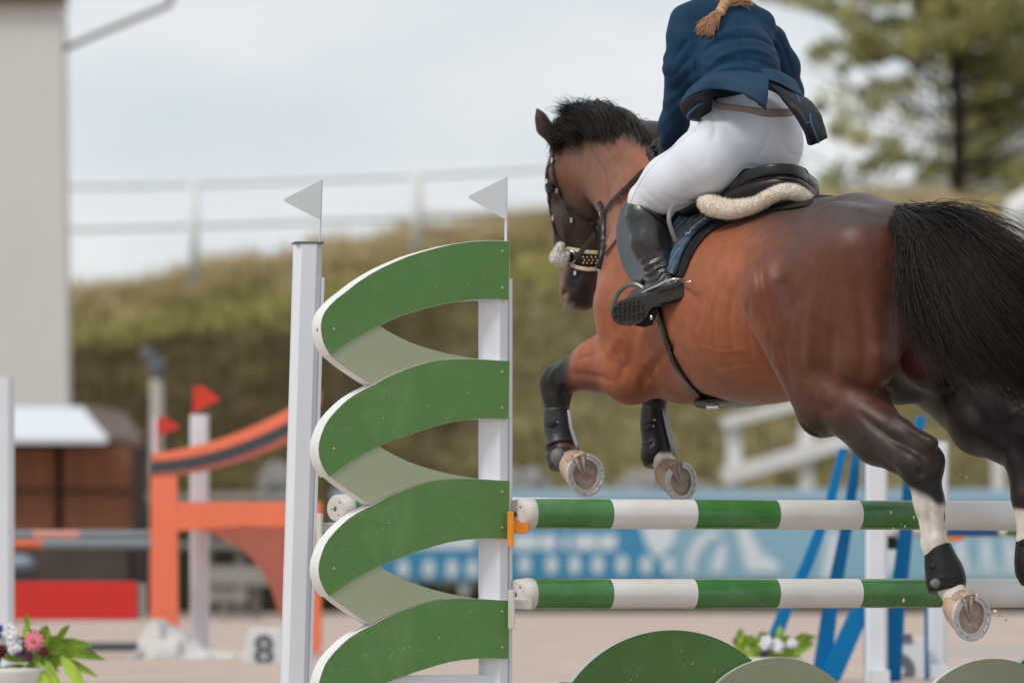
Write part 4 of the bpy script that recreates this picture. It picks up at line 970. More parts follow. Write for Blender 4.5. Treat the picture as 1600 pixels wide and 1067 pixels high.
for s_ in (1, -1):
    mb = MB(); mb.ell(hc+HX[0]*.088+HX[1]*.031*s_+HX[2]*.015, (.010, .012, .010), HX); mb.build('eye', mat('eye_white', (.6, .58, .55), rough=.2), PER, smooth=True)
# helmet above the frame
hm = SDF(); hm.E(hc+UP*.05-HX[0]*.01, (.125, .098, .095), HX, .02); hm.E(hc-UP*.05-HX[2]*.06, (.14, .12, .075), HX, .015, True)
hm.E(hc+HX[0]*.115+HX[2]*.035, (.06, .07, .010), HX, .02)
v_, q_ = hm.mesh(.006); HM = fastmesh('helmet', relax(v_, q_, 1), q_, mat('navy_helmet', (.01, .015, .03), rough=.4), PER)
# breeches
br = SDF()
for s_ in (1, -.2, -.84): br.E(Hf(-.215, .085*s_-.0*(s_ < 0), 2.005), (.12, .098, .125), pitch(20), .05)
br.E(Hf(-.15, .02, 2.07), (.10, .135, .10), HAX, .06)
br.chain([Hf(-.20, 0, 2.08), Hf(-.165, 0, 2.155)], [.115, .105], .05)
br.chain([Hf(-.20, .10, 2.00), P(1105, 252, .66), P(1048, 285, .72), P(1012, 313, .79)], [.125, .110, .088, .070], .05)
br.chain([Hf(-.13, -.05, 1.99), Hf(.04, -.22, 1.90), Hf(.14, -.33, 1.78), Hf(.08, -.35, 1.66)], [.11, .085, .078, .06], .05)
v_, q_ = br.mesh(.0068); v_ = relax(v_, q_, 2)
v_ = sculpt(v_, q_, bvh_of(v_, q_), [(a__, b__*.55, c__) for a__, b__, c__ in [([(1108,172),(1118,200),(1112,225)], -.008, .012), ([(1128,168),(1136,190)], -.005, .009), ([(1204,165),(1202,200),(1192,232),(1180,258)], -.008, .014), ([(1215,215),(1235,240),(1250,245)], -.004, .010), ([(1150,272),(1165,262),(1190,262)], -.006, .010),
 ([(1010,300),(1030,318),(1050,326)], -.005, .007), ([(1000,306),(1015,322),(1035,334)], -.005, .007), ([(1030,298),(1050,312),(1070,314)], -.004, .007), ([(996,290),(1010,296)], -.003, .006), ([(1085,215),(1100,240),(1100,262)], -.004, .012), ([(1140,160),(1165,172),(1195,165)], -.004, .008), ([(1060,250),(1085,280),(1095,300)], -.003, .010)]])
fastmesh('breeches', v_, q_, M_breech, PER)
# seam of the breeches along the thigh
BB2 = bvh_of(v_, q_)
def hit2(px, py, off, bv):
    d = (Vector(P(px, py, 0))-CAMP).normalized(); h = bv.ray_cast(CAMP, d); return (None, None) if h[0] is None else (np.array(h[0]+h[1]*off), np.array(h[1]))
def seam(pts, bv, r, m, name, par):
    q = [hit2(p[0], p[1], r*.3, bv)[0] for p in catmull([np.array(p, float) for p in pts], 6)]; q = [p for p in q if p is not None]
    if len(q) > 2: mb = MB(); mb.tube(q, r, 6); return mb.build(name, m, par, smooth=True)
BRO = bpy.data.objects['breeches']
seam([(1088,203),(1050,232),(1018,262),(998,290),(984,320)], BB2, .0016, M_breech, 'seam', BRO)
seam([(1203,150),(1206,190),(1190,235)], BB2, .0012, M_breech, 'seam', BRO)
# belt
q = []; nn_ = []
bc = Hf(-.165, 0, 2.14)
for k in range(41):
    t = 2*math.pi*k/40; d_ = FW*math.cos(t)+LT*math.sin(t); z_ = UP*(.035*math.cos(t)-.002)
    h, nr, _, _ = BB2.ray_cast(Vector(bc+z_+d_*.5), Vector(-d_))
    q.append((np.array(h) if h else bc+d_*.11)+d_*.005); nn_.append(d_)
mb = MB(); mb.tube(q, .0145, 10, flat=.25, nrm=nn_, cap=False); mb.build('belt', mat('taupe_belt', (.27, .215, .185), rough=.6, noise=.2), PER, smooth=True)
# jacket
jk = SDF()
jk.E(Hf(.02, 0, 2.385), (.13, .195, .125), pitch(35), .06)
jk.E(Hf(-.06, 0, 2.29), (.14, .178, .13), pitch(30), .06)
jk.E(Hf(-.13, 0, 2.215), (.145, .150, .075), pitch(20), .05)
jk.chain([Hf(.0, .16, 2.45), Hf(.03, 0, 2.50), Hf(.0, -.16, 2.45)], [.045, .045, .045], .06)
jk.chain([P(1070, 64, .92), P(1067, 105, .94), P(1066, 152, 1.0), P(1052, 195, 1.08), P(1046, 218, 1.13)], [.062, .062, .057, .046, .038], .04)
jk.chain([P(1203, 66, 1.15), P(1224, 105, 1.22), P(1233, 145, 1.29), P(1160, 215, 1.40)], [.062, .052, .045, .038], .04)
v_, q_ = jk.mesh(.0065); v_ = relax(v_, q_, 1)
# folds: curved across the back, oblique on the sleeve
x_, y_ = px_of(v_); ctr = Hf(-.05, 0, 2.3); nrv = v_-ctr; nrv[:, 2] *= .4; nrv /= np.linalg.norm(nrv, axis=1)[:, None]
bk = sstep(1085, 1120, x_)*sstep(1245, 1205, x_)
ph = y_+.0016*(x_-1165)**2*1.0+7*vnoise(v_, 6, 12)
f1 = bk*sstep(75, 95, y_)*sstep(165, 130, y_)*(np.sin(ph/13.5*2*math.pi*.55)*.45+.3*np.sin(ph/9+2*vnoise(v_, 5, 3)))
# deep fold from the armpit, sweeping over the back
dd = y_-(58+ .0035*(x_-1160)**2+ np.where(x_ < 1110, (1110-x_)*.55, 0)); f2 = -.0*np.exp(-(dd/5.0)**2)*sstep(1072, 1100, x_)*sstep(1235, 1200, x_)
ar = sstep(1098, 1080, x_); f3 = ar*np.sin((y_+.8*(x_-1040)+9*vnoise(v_, 7, 5))/26*2*math.pi)*.45*sstep(55, 80, y_)
f4 = bk*.5*np.sin((x_*.6+y_+8*vnoise(v_, 5, 9))/11)*sstep(70, 50, y_)
v_ = v_+nrv*((f1*.0042+f2*.006+f3*.0040+f4*.003)[:, None])
v_ = sculpt(v_, q_, bvh_of(v_, q_), [([(1094,102),(1100,82),(1120,66),(1152,58),(1188,60),(1215,78),(1226,98)], -.011, .011), ([(1098,88),(1115,60),(1150,47),(1190,48)], .006, .013), ([(1100,112),(1125,90),(1160,78),(1195,84),(1222,104)], .006, .010),
 ([(1098,118),(1130,100),(1170,94),(1205,104),(1230,122)], -.006, .009), ([(1112,114),(1145,106),(1185,110),(1220,126)], .004, .007), ([(1205,45),(1222,68),(1232,95),(1238,120)], -.007, .010), ([(1190,40),(1205,60),(1215,82)], -.004, .008),
 ([(1092,60),(1088,100),(1092,135),(1088,170)], -.012, .013), ([(1078,60),(1062,80),(1045,104)], -.006, .008), ([(1084,84),(1066,104),(1045,128)], -.006, .008), ([(1082,112),(1064,132),(1046,148)], -.005, .008), ([(1078,145),(1060,155),(1046,166)], -.004, .008), ([(1090,42),(1108,52),(1112,66)], -.005, .009), ([(1100,30),(1090,60)], -.004, .008)])
JO = fastmesh('jacket', v_, q_, M_navy, PER); JB = bvh_of(v_, q_)
seam([(1078,48),(1082,80),(1086,110)], JB, .0014, M_navy, 'seam', JO)
seam([(1152,30),(1156,70),(1168,110),(1180,122)], JB, .0012, M_navy, 'seam', JO)
def sheet(rows, name, m, par, th=.004, sub=2, wob=.004, seed=1):
    rows = [catmull([np.array(p, float) for p in r_], 4) for r_ in rows]
    rows = [[P(p[0], p[1], p[2]) for p in r_] for r_ in rows]; cols = list(zip(*rows)); cols = [catmull(c_, 4) for c_ in cols]; nr_ = len(cols[0]); nc_ = len(cols)
    V = np.array([cols[j][i] for i in range(nr_) for j in range(nc_)]); V += (wob*vnoise(V, 22, seed))[:, None]*np.array([.2, -1, .3])
    mb = MB(); mb.add(V, [(i*nc_+j, i*nc_+j+1, (i+1)*nc_+j+1, (i+1)*nc_+j) for i in range(nr_-1) for j in range(nc_-1)]); o = mb.build(name, m, par, smooth=True, base=V[0])
    s_ = o.modifiers.new('solid', 'SOLIDIFY'); s_.thickness = th; s_.offset = 0
    return o
M_line = mat('black_lining', (.006, .007, .010), rough=.6)
M_pipe = mat('bright_blue_piping', (.006, .085, .20), rough=.5)
M_navy2 = M_navy
# left tail of the coat, lifted by the wind
sheet([[(1076,140,.86),(1092,126,.80),(1112,114,.76),(1150,112,.72),(1180,114,.70),(1201,118,.70)],
       [(1068,152,.80),(1086,136,.72),(1112,122,.58),(1150,128,.53),(1180,136,.55),(1200,142,.56)],
       [(1062,163,.78),(1078,151,.66),(1110,140,.58),(1150,143,.42),(1177,157,.43),(1197,172,.50)]], 'coat_tail', M_navy2, JO, seed=3)
sheet([[(1061,162,.755),(1078,153,.65),(1100,146,.60),(1114,150,.66)],
       [(1066,176,.80),(1080,172,.74),(1098,168,.70),(1112,166,.72)],
       [(1074,187,.88),(1084,189,.84),(1098,190,.80),(1110,186,.78)]], 'coat_lining', M_line, JO, wob=.002)
mb = MB(); mb.tube(catmull([P(1106,157,.68), P(1094,163,.66), P(1080,174,.70), P(1074,184,.74), P(1086,188,.74), P(1102,188,.74), P(1109,184,.74)], 5), .0038, 8); mb.build('piping', M_pipe, JO, smooth=True)
# right tail, blown outward
sheet([[(1196,120,.72),(1218,127,.74),(1240,140,.78),(1253,149,.78)],
       [(1207,135,.66),(1228,148,.66),(1250,163,.64),(1268,160,.70)],
       [(1226,158,.66),(1244,180,.62),(1262,190,.58),(1281,178,.66)],
       [(1250,186,.70),(1258,210,.64),(1270,213,.58),(1288,197,.64)],
       [(1262,196,.70),(1262,226,.62),(1277,224,.60),(1293,216,.62)]], 'coat_tail', M_line, JO, seed=6)
sheet([[(1188,108,.76),(1215,112,.76),(1240,125,.82),(1250,142,.86)],
       [(1196,120,.68),(1216,126,.70),(1240,139,.74),(1254,149,.76)],
       [(1198,124,.665),(1218,131,.68),(1242,146,.72),(1257,154,.74)]], 'coat_hem', M_navy2, JO, wob=.003)
mb = MB(); mb.tube(catmull([P(1245,149,.70), P(1249,158,.66), P(1254,165,.65)], 5), .0036, 8); mb.tube(catmull([P(1266,178,.575), P(1267,190,.56), P(1271,202,.55), P(1276,214,.55), P(1279,224,.56)], 5), .0030, 8); mb.tube([P(1259,193,.57), P(1267,192,.56)], .003, 8); mb.build('piping', M_pipe, JO, smooth=True)
# tall boots
def tallboot(pts, rads, mir=False):
    b = SDF(); b.chain(pts, rads, .03); return b
tb = tallboot([P(1010, 338, .79), P(1017, 380, .77), P(1033, 425, .74), P(1041, 448, .70)], [.074, .066, .050, .046])
tb.E(P(992, 330, .80), (.025, .05, .04), None, .02)
tb.chain([P(1062, 447, .66), P(1035, 457, .72), P(1000, 470, .80), P(975, 482, .86)], [.034, .040, .036, .030], .03)
v_, q_ = tb.mesh(.006); v_ = relax(v_, q_, 1); x_, y_ = px_of(v_)
cc_ = P(1030, 400, .75); nv = v_-cc_; nv[:, 2] = 0; nv /= np.linalg.norm(nv, axis=1)[:, None]+1e-9
v_ += nv*((.0055*np.sin((y_+.5*(x_-1030)+4*vnoise(v_, 12, 2))/9.5*2*math.pi*.8)*sstep(395, 415, y_)*sstep(450, 435, y_)+.004*vnoise(v_, 14, 8)*sstep(350, 380, y_))[:, None])
keep = None
RB = fastmesh('riding_boot', v_, q_, M_rboot, PER)
rb = SDF(); rb.chain([Hf(.10, -.345, 1.74), Hf(.03, -.37, 1.62), Hf(-.05, -.38, 1.50), Hf(-.07, -.38, 1.46)], [.066, .062, .048, .045], .03)
rb.chain([Hf(-.10, -.39, 1.44), Hf(.12, -.42, 1.40)], [.038, .034], .03); v_, q_ = rb.mesh(.008); fastmesh('riding_boot', relax(v_, q_, 1), q_, M_rboot, PER)
# sole seen from behind
def ppl(x, y):  # plane of the near sole
    return P(x, y, .585+(1075-x)/120*.20-.0008*(y-470))
so_ = [(955,494),(957,482),(966,473),(982,467),(1003,464),(1013,461),(1024,453),(1044,446),(1062,440),(1072,442),(1076,452),(1073,464),(1064,470),(1046,476),(1030,479),(1021,480),(1014,487),(1010,497),(1000,505),(985,510),(968,508),(958,502)]
mb = MB(); mb.prism([ppl(*p) for p in so_], np.array([0, .016, .006])); SOL = mb.build('sole', M_rubber, RB, bevel=.003)
mb = MB(); mb.prism([ppl(*p)+[0, -.012, 0] for p in [(1026,456),(1045,448),(1062,443),(1070,445),(1073,453),(1070,462),(1061,467),(1045,472),(1030,475)]], np.array([0, .014, .002])); HLB = mb.build('heel_block', M_rubber, SOL, bevel=.003)
mb = MB(); g = np.random.default_rng(2)
for i in range(7):
    for j in range(5):
        x = 962+i*7.2; y = 476+j*6.2-(i*.8)
        if (x-985)**2/26**2+(y-487)**2/19**2 < 1: mb.box(ppl(x, y)+[0, -.002, 0], (.011, .006, .007), (norm([-.8, -.1, .25*((-1)**j)]), np.array([0, 1.0, 0]), UP))
mb.build('tread', M_rubber, SOL)
# spur and strap
SPU = MB(); SPU.tube(catmull([P(1000,459,.76), P(1022,449,.66), P(1045,438,.61), P(1062,436,.60), P(1070,440,.64)], 5), .0042, 8); SPU.tube([P(1062,441,.60), P(1074,441,.52), P(1080,440,.49)], [.005, .005, .004], 8); SPU.build('spur', M_steel, RB, smooth=True)
mb = MB(); mb.ell(P(1003, 336, .735), (.008, .005, .008)); mb.build('boot_badge', mat('grey_badge', (.12, .13, .12), rough=.4, metal=.5), RB, smooth=True)
mb = MB(); mb.tube(catmull([P(984,322,.80), P(1000,322,.73), P(1022,334,.71), P(1044,350,.74)], 6), .0035, 8); mb.build('top_binding', M_rboot, RB, smooth=True)
# stirrup
STI = thing('stirrup', 'black stirrup iron with wide footplate under the near boot', 'stirrup', P(990, 480, .8))
mb = MB(); mb.tube(catmull([P(962,500,.84), P(957,484,.84), P(963,463,.84), P(975,449,.83), P(990,444,.81), P(1004,449,.79), P(1014,460,.77)], 5), .0085, 10, flat=.45, nrm=[(0, -1, .2)]*31); mb.build('iron', mat('grey_iron', (.11, .115, .115), rough=.35, metal=.4), STI, smooth=True)
mb = MB(); mb.prism([P(x, y, .70+(1020-x)*.0014) for x, y in ((1000,483),(1022,478),(1027,492),(1020,508),(1008,512),(992,509))], np.array([0, .03, .01])); mb.build('footplate', M_rubber, STI, bevel=.004)
mb = MB(); mb.tube([P(1001,447,.82), P(1012,425,.84), P(1022,405,.88)], .009, 10, flat=.35, nrm=[(-.2, -1, 0)]*3); mb.build('stirrup_leather', M_leather, STI, smooth=True)
mb = MB(); mb.ell(P(1018,496,.66), (.006, .006, .009)); mb.build('bolt', M_steel, STI, smooth=True)
# hair
M_hair = mat('light_brown_hair', (.56, .31, .17), rough=.45, noise=.4, nscale=25)
nb_ = [[P(1086+dx, 2, 1.03-.03*abs(dx-42)/42), P(1100+dx*.7, 2, .985), P(1116+dx*.35, 6, .965), P(1124+dx*.1, 12, .955)] for dx in (0, 20, 42, 60, 80)]
HR = strands('hair', nb_, 700, M_hair, PER, r0=.0018, spread=.012, tipspread=.006, seed=21, clump=.2, rootspread=.016, lenvar=.1)
hcp = SDF(); hcp.E(P(1128, -15, 1.00), (.066, .05, .055), None, .02); hcp.chain([P(1130, -6, .985), P(1128, 8, .965)], [.03, .02], .02)
v_, q_ = hcp.mesh(.006); fastmesh('hair_cap', relax(v_, q_, 1), q_, M_hair, PER)
mb = MB()
def onj(x, y, off):
    h, nr = hit2(x, y, off, JB); return (h, nr) if h is not None else (P(x, y, .95), np.array([0, -1, 0]))
for i in range(8):
    y = 0+i*3.3; s_ = 1 if i % 2 else -1; c0, _ = onj(1134-i*1.5+s_*2.6, y, .014)
    mb.ell(c0, (.016, .012, .012), (norm([s_*.6, 0, -.8]), np.array([0, 1., 0]), norm([.8, 0, s_*.6])), 14, 8)
HRB = mb.build('braid', M_hair, PER, smooth=True)
mb = MB(); mb.tube([onj(1116, 24, .012)[0], onj(1121, 27, .026)[0], onj(1128, 25, .012)[0]], .0035, 8); mb.build('hair_tie', mat('hair_tie', (.45, .33, .25), rough=.6), PER, smooth=True)
bt_ = [[onj(*a, o)[0] for a, o in zip(g_, (.014, .02, .018, .016))] for g_ in ([(1119,25),(1108,33),(1097,42),(1087,50)], [(1121,25),(1110,37),(1102,48),(1094,56)], [(1123,26),(1116,38),(1110,50),(1106,59)], [(1125,25),(1122,38),(1120,50),(1117,60)])]
strands('braid_tail', bt_, 900, M_hair, PER, r0=.0013, spread=.005, tipspread=.008, seed=23, clump=.3, rootspread=.004, lenvar=.4, wave=.003)
# ================================================================== ground
M_sand = mat('arena_sand', (.50, .40, .345), rough=.95, spec=.1, col2=(.41, .325, .275), nscale=1.3, bump=.6, bscale=9, detail=8, bdist=.05)
mb = MB(); mb.add([(-400, -60, 0), (400, -60, 0), (400, 900, 0), (-400, 900, 0)], [(0, 1, 2, 3)]); mb.build('arena_sand_ground', M_sand)['kind'] = 'structure'
# soft hoof-churned ridges, near the jump
g = np.random.default_rng(11)
# grass bank
def crest(x):   # height of the crest by x
    return np.interp(x, [-60, -6.2, -1.4, 0.45, 4, 8, 60], [4.1, 4.22, 5.08, 5.36, 5.48, 5.52, 5.6])
nx, ny = 260, 90
X = np.linspace(-42, 42, nx); t = np.linspace(0, 1, ny)
XX, TT = np.meshgrid(X, t, indexing='ij'); YY = 47.6+TT*14.5; hh = crest(XX*1.0)
prof = sstep(0, 1, TT)*.35+TT**.8*.65
ZZ = hh*prof
pts = np.stack([XX, YY, ZZ], -1).reshape(-1, 3)
nb = vnoise(pts, 1.1, 3)*.10+vnoise(pts, 3.2, 4)*.06+vnoise(pts, 8, 5)*.03
pts[:, 2] += nb*np.clip(TT.ravel()*6, 0, 1); pts[:, 2] -= .05*(TT.ravel() == 0)
far = pts.reshape(nx, ny, 3)[:, -1:, :].repeat(6, 1); far[:, :, 1] += np.array([0, 5, 20, 60, 160, 400])[None, :]+.01; far[:, :, 2] -= np.array([0, .1, .3, .6, 1.2, 3])[None, :]
pts = np.concatenate([pts.reshape(nx, ny, 3), far[:, 1:]], 1); ny2 = pts.shape[1]; pts = pts.reshape(-1, 3)
idx = np.arange(nx*ny2).reshape(nx, ny2); Q = np.stack([idx[:-1, :-1], idx[1:, :-1], idx[1:, 1:], idx[:-1, 1:]], -1).reshape(-1, 4)
hfrac = pts[:, 2]/crest(pts[:, 0]); n_a = vnoise(pts, 2.2, 21); n_b = vnoise(pts, 6, 22); n_c = vnoise(pts, 15, 23)
dry = np.array([.48, .39, .23]); lime = np.array([.26, .235, .075]); low_brown = np.array([.085, .062, .033]); olive = np.array([.205, .175, .085])
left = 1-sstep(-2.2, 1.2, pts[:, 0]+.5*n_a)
lo = low_brown[None]*left[:, None]+olive[None]*(1-left[:, None])  # lower left of the bank tinted a darker brown
lo = lo*(1+.35*n_b+.25*n_c)[:, None]
lo = lo*(1-(.35*sstep(.2, .5, n_a))[:, None])+(lime[None]*.8)*(.35*sstep(.2, .5, n_a))[:, None]
c = lo; m1 = sstep(.76, .86, hfrac+.03*n_b); c = c*(1-m1[:, None])+lime*(1+.2*n_b)[:, None]*m1[:, None]
m2 = sstep(.87, .97, hfrac+.03*n_b); c = c*(1-m2[:, None])+dry*(1+.15*n_b)[:, None]*m2[:, None]
rocky = sstep(.09, .02, hfrac); c = c*(1-rocky[:, None])+np.array([.06, .05, .035])*rocky[:, None]
M_bank = mat('bank_grass', (.1, .1, .04), rough=.95, spec=.08, attr='Col', noise=.35, nscale=2.5, bump=.8, bscale=3, detail=8, bdist=.2)
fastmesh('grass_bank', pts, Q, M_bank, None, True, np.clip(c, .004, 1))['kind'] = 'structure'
# tufts of long grass along the crest and over the face of the bank
n = 60000; u = g.random(n); bx = g.uniform(-9, 10, n); tt = np.where(u < .45, g.uniform(.86, 1, n), g.uniform(.12, 1, n))
ii = np.clip(((bx+42)/84*(nx-1)).astype(int), 0, nx-1); jj = np.clip((tt*(ny-1)).astype(int), 0, ny-1); bp = pts.reshape(nx, ny2, 3)[ii, jj]+np.stack([g.uniform(-.16, .16, n), g.uniform(-.08, .08, n), np.zeros(n)], 1)
cc = c.reshape(nx, ny2, 3)[ii, jj]*g.uniform(.7, 1.4, (n, 1)); hgt = g.uniform(.08, .30, n)*(1+.6*(tt > .9)); a = g.uniform(0, 6.28, n); w_ = .018
dx = np.stack([np.cos(a)*w_, np.sin(a)*w_, 0*a], 1); tip = bp+np.stack([g.normal(0, .06, n), g.normal(0, .06, n), hgt], 1)
V = np.stack([bp-dx, bp+dx, tip], 1).reshape(-1, 3)
fastmesh('long_grass', V, np.arange(3*n).reshape(-1, 3), mat('long_grass', (.1, .1, .04), rough=.9, spec=.1, attr='Col'), None, False, np.repeat(cc, 3, 0))['kind'] = 'stuff'
tagit(bpy.data.objects['long_grass'], 'long dry and green grass covering the bank', 'grass')
# ------------------------------------------------------------------ railings on the bank
M_rl = mat('white_railing_paint', (.72, .72, .71), rough=.6, noise=.15, nscale=3)
M_rl2 = mat('grey_railing_pipe', (.62, .61, .60), rough=.6, noise=.15, nscale=3)
D1 = 78.5
FN = thing('railing', 'thin grey-white pipe railing along the crest of the grass bank, left of the horse', 'railing', PD(303, 440, D1))
for pts_, r in (([(60,293),(105,292),(303,289),(640,277),(860,264),(1060,254)], .030), ([(60,359),(105,359),(303,353),(640,341),(860,326),(1060,316)], .036)):
    mb = MB(); mb.tube([PD(x, y, D1) for x, y in pts_], r, 10); mb.build('rail', M_rl2, FN, smooth=True)
for x, yt, yb, wd in ((303,286,440,.062), (651,272,388,.075)):
    mb = MB(); mb.tube([PD(x, yb+6, D1), PD(x, yt, D1)], wd, 12); mb.build('post', M_rl, FN, smooth=True)
mb = MB(); mb.tube([PD(660, 332, D1+2), PD(760, 330, D1+2), PD(900, 327, D1+2)], .10, 10); mb.build('wide_rail', M_rl, FN, smooth=True)
mb = MB(); mb.bar(PD(1262, 305, D1+6), PD(1620, 282, D1+6), .12, .16); WR = mb.build('railing', M_rl, None, base=PD(1262, 305, D1+6)); tagit(WR, 'long white board rail on the field behind the big tree trunk', 'railing')
# sloping white hand rail in front of the bank, right
D2 = 69.0
SR = thing('stair_railing', 'thick white sloping handrail on square posts below the bank, behind the rails', 'railing', PD(1145, 800, D2))
for a, b, t_ in (((1128,662),(1330,610), .13), ((1128,746),(1330,686), .20), ((1330,610),(1640,590), .13)):
    mb = MB(); mb.bar(PD(*a, D2), PD(*b, D2), .10, t_); mb.build('rail', M_rl, SR, bevel=.01)
for x, yt, w_ in ((1147,655,.19), (1260,655,.18), (1360,610,.14), (1560,605,.14)):
    mb = MB(); mb.bar(PD(x, 960, D2+.115), PD(x, yt, D2+.115), w_, .10, up=(0, 1, 0)); mb.build('post', M_rl, SR, bevel=.01)
# boulders at the foot of the bank
M_rock = mat('grey_stone', (.30, .29, .27), rough=.9, noise=.4, nscale=3, bump=.8, bscale=4, bdist=.1)
for i, (x, y, rx, rz, lab) in enumerate(((818,765,.30,.26,'pale rounded boulder seen just right of the green wing above the top rail'), (1012,762,.38,.20,'grey boulder at the bank foot seen between the front hooves'), (1075,768,.30,.14,'low grey boulder right of the trailing fore hoof'), (928,772,.24,.12,'small boulder under the leading fore hoof'), (432,762,.22,.30,'pale upright boulder beside the leaning white post'), (590,772,.35,.14,'flat boulder behind the sage panels of the wing'))):
    s_ = SDF(); c0 = PD(x, y, 67.5); s_.E(c0, (rx, .3, rz), None, .05); s_.E(c0+[rx*.5, 0, -.06], (rx*.7, .25, rz*.8), None, .05); v_, q_ = s_.mesh(.04); v_ += (.05*vnoise(v_, 7, 30+i))[:, None]*(v_-c0)/.3
    o = fastmesh('boulder', v_, q_, M_rock, None, True, base=c0); tagit(o, lab, 'boulder', 'boulders along the foot of the bank')
# ------------------------------------------------------------------ banners round the arena
D3 = 64.0
M_bblue = mat('banner_blue', (.045, .25, .42), rough=.6, noise=.06, nscale=.8)
M_bpale = mat('banner_pale_blue', (.235, .42, .52), rough=.6, noise=.08, nscale=.8)
M_bwhite = mat('banner_white', (.60, .66, .70), rough=.6)
M_btop = mat('banner_top_strip', (.30, .45, .56), rough=.6, noise=.06)
def bpan(name, label, x0, x1, y0, y1, m, extra=()):
    t = thing(name, label, 'banner', PD((x0+x1)/2, y1, D3), 'advertising banners on the arena fence')
    mb = MB(); mb.box((PD(x0, y0, D3)+PD(x1, y1, D3))/2, (abs(x1-x0)/FPX*D3, .03, abs(y1-y0)/FPX*D3)); mb.build('sheet', m, t)
    return t
def bshape(poly, m, par, name='lettering', dz=.022):
    mb = MB(); mb.prism([PD(x, y, D3-dz) for x, y in poly], (0, .003, 0)); return mb.build(name, m, par)
def el(cx, cy, rx, ry, n=22, a0=0): return [(cx+rx*math.cos(2*math.pi*k/n), cy+ry*math.sin(2*math.pi*k/n)) for k in range(n)]
def rrect(x0, y0, x1, y1, sk=0): return [(x0+sk, y0), (x1+sk, y0), (x1, y1), (x0, y1)]
B1 = bpan('banner', 'deep blue banner with two rows of white lettering behind the wing', 520, 1050, 768, 907, M_bblue)
mb = MB(); mb.box((PD(520, 764, D3-.03)+PD(1050, 782, D3-.03))/2, (530/FPX*D3, .03, 18/FPX*D3)); mb.build('top_strip', M_btop, B1)
bshape(rrect(600, 830, 742, 857), M_bwhite, B1)
for x0, x1 in ((800, 838), (842, 868), (878, 888), (896, 930), (934, 962)): bshape(rrect(x0, 835, x1, 859, 3), M_bwhite, B1)
for x in (630, 670, 706, 738, 820, 862, 898, 934, 972, 1010, 1044): bshape(el(x, 888-(6 if x > 800 else 0), 9, 15), M_bwhite, B1)
bshape([(1000,820),(1058,820),(1052,850),(1028,874),(1010,850)], M_bwhite, B1, 'emblem')
B2 = bpan('banner', 'pale blue banner with white curved emblem shapes behind the rails', 1050.5, 1395, 768, 907, M_bpale)
mb = MB(); mb.box((PD(1050.5, 764, D3-.03)+PD(1395, 782, D3-.03))/2, (344/FPX*D3, .03, 18/FPX*D3)); mb.build('top_strip', M_btop, B2)
arc = [(1072+44*math.cos(a)*-1+44, 890-62*math.sin(a)) for a in np.linspace(0, 1.7, 12)]
bshape(arc+[(x+12, y+9) for x, y in arc[::-1]], M_bwhite, B2, 'emblem')
bshape([(1150,822),(1168,822),(1190,862),(1222,884),(1212,894),(1166,892),(1160,862)], M_bwhite, B2, 'emblem')
bshape([(1108,892),(1125,850),(1135,850),(1132,892)], M_bwhite, B2, 'emblem')
bshape([(1282,905),(1296,830),(1312,830),(1302,905)], M_bwhite, B2, 'emblem')
B3 = bpan('banner', 'pale blue banner with white letters behind the near hind leg', 1395.5, 1800, 768, 907, M_bpale)
mb = MB(); mb.box((PD(1395.5, 764, D3-.03)+PD(1800, 782, D3-.03))/2, (404/FPX*D3, .03, 18/FPX*D3)); mb.build('top_strip', M_btop, B3)
bshape(el(1402, 870, 18, 34), M_bwhite, B3, 'emblem')
for x in (1495, 1535, 1572): bshape([(x-6,900),(x,842),(x+10,842),(x+22,900),(x+12,900),(x+4,862),(x+2,900)], M_bwhite, B3)
# fence frame that carries the banners and the dark hedge bottom
AF = thing('arena_fence', 'low white post fence carrying the blue banners, dark weeds at its foot', 'fence', PD(1000, 955, D3+.2))
for x in (560, 640, 725, 912, 1075, 1222, 1300, 1420, 1560, 1660):
    mb = MB(); p = PD(x, 915, D3+.1); p[2] = 0; mb.bar(p, [p[0], p[1], 1.15], .11, .11, up=(0, 1, 0)); mb.build('post', M_rl, AF)
mb = MB(); mb.bar(PD(520, 775, D3+.2), PD(1800, 775, D3+.2), .08, .05); mb.build('rail', M_rl, AF)
def tuftband(name, label, cat, x0, x1, D, hmin, hmax, n, col, par=None, depth=.5, w=.03, kind='stuff', z0=0, seed=1):
    r = np.random.default_rng(seed); px = r.uniform(x0, x1, n); Y = D-D0+r.uniform(-depth, depth, n); X = (px-800)/FPX*D
    b = np.stack([X, Y, np.full(n, z0)], 1); a = r.uniform(0, 6.28, n); hh_ = r.uniform(hmin, hmax, n)*(.6+.4*np.sin(px/17)**2); d = np.stack([np.cos(a)*w, np.sin(a)*w, 0*a], 1)
    V = np.stack([b-d, b+d, b+np.stack([r.normal(0, .08, n), r.normal(0, .05, n), hh_], 1)], 1).reshape(-1, 3)
    cc = np.repeat(np.array(col)*r.uniform(.6, 1.5, (n, 1)), 3, 0); o = fastmesh(name, V, np.arange(3*n).reshape(-1, 3), mat(name, (.1, .1, .05), rough=.95, spec=.1, attr='Col'), par, False, cc); tagit(o, label, cat, None, kind); return o
tuftband('weeds', 'dark rough weeds along the foot of the arena fence', 'weeds', 190, 1850, D3+.7, .15, .42, 9000, (.045, .036, .018), seed=2)
tuftband('low_weeds', 'dark olive weeds in front of the banner fence', 'weeds', 330, 1850, D3-.1, .06, .28, 6000, (.055, .048, .02), seed=3)
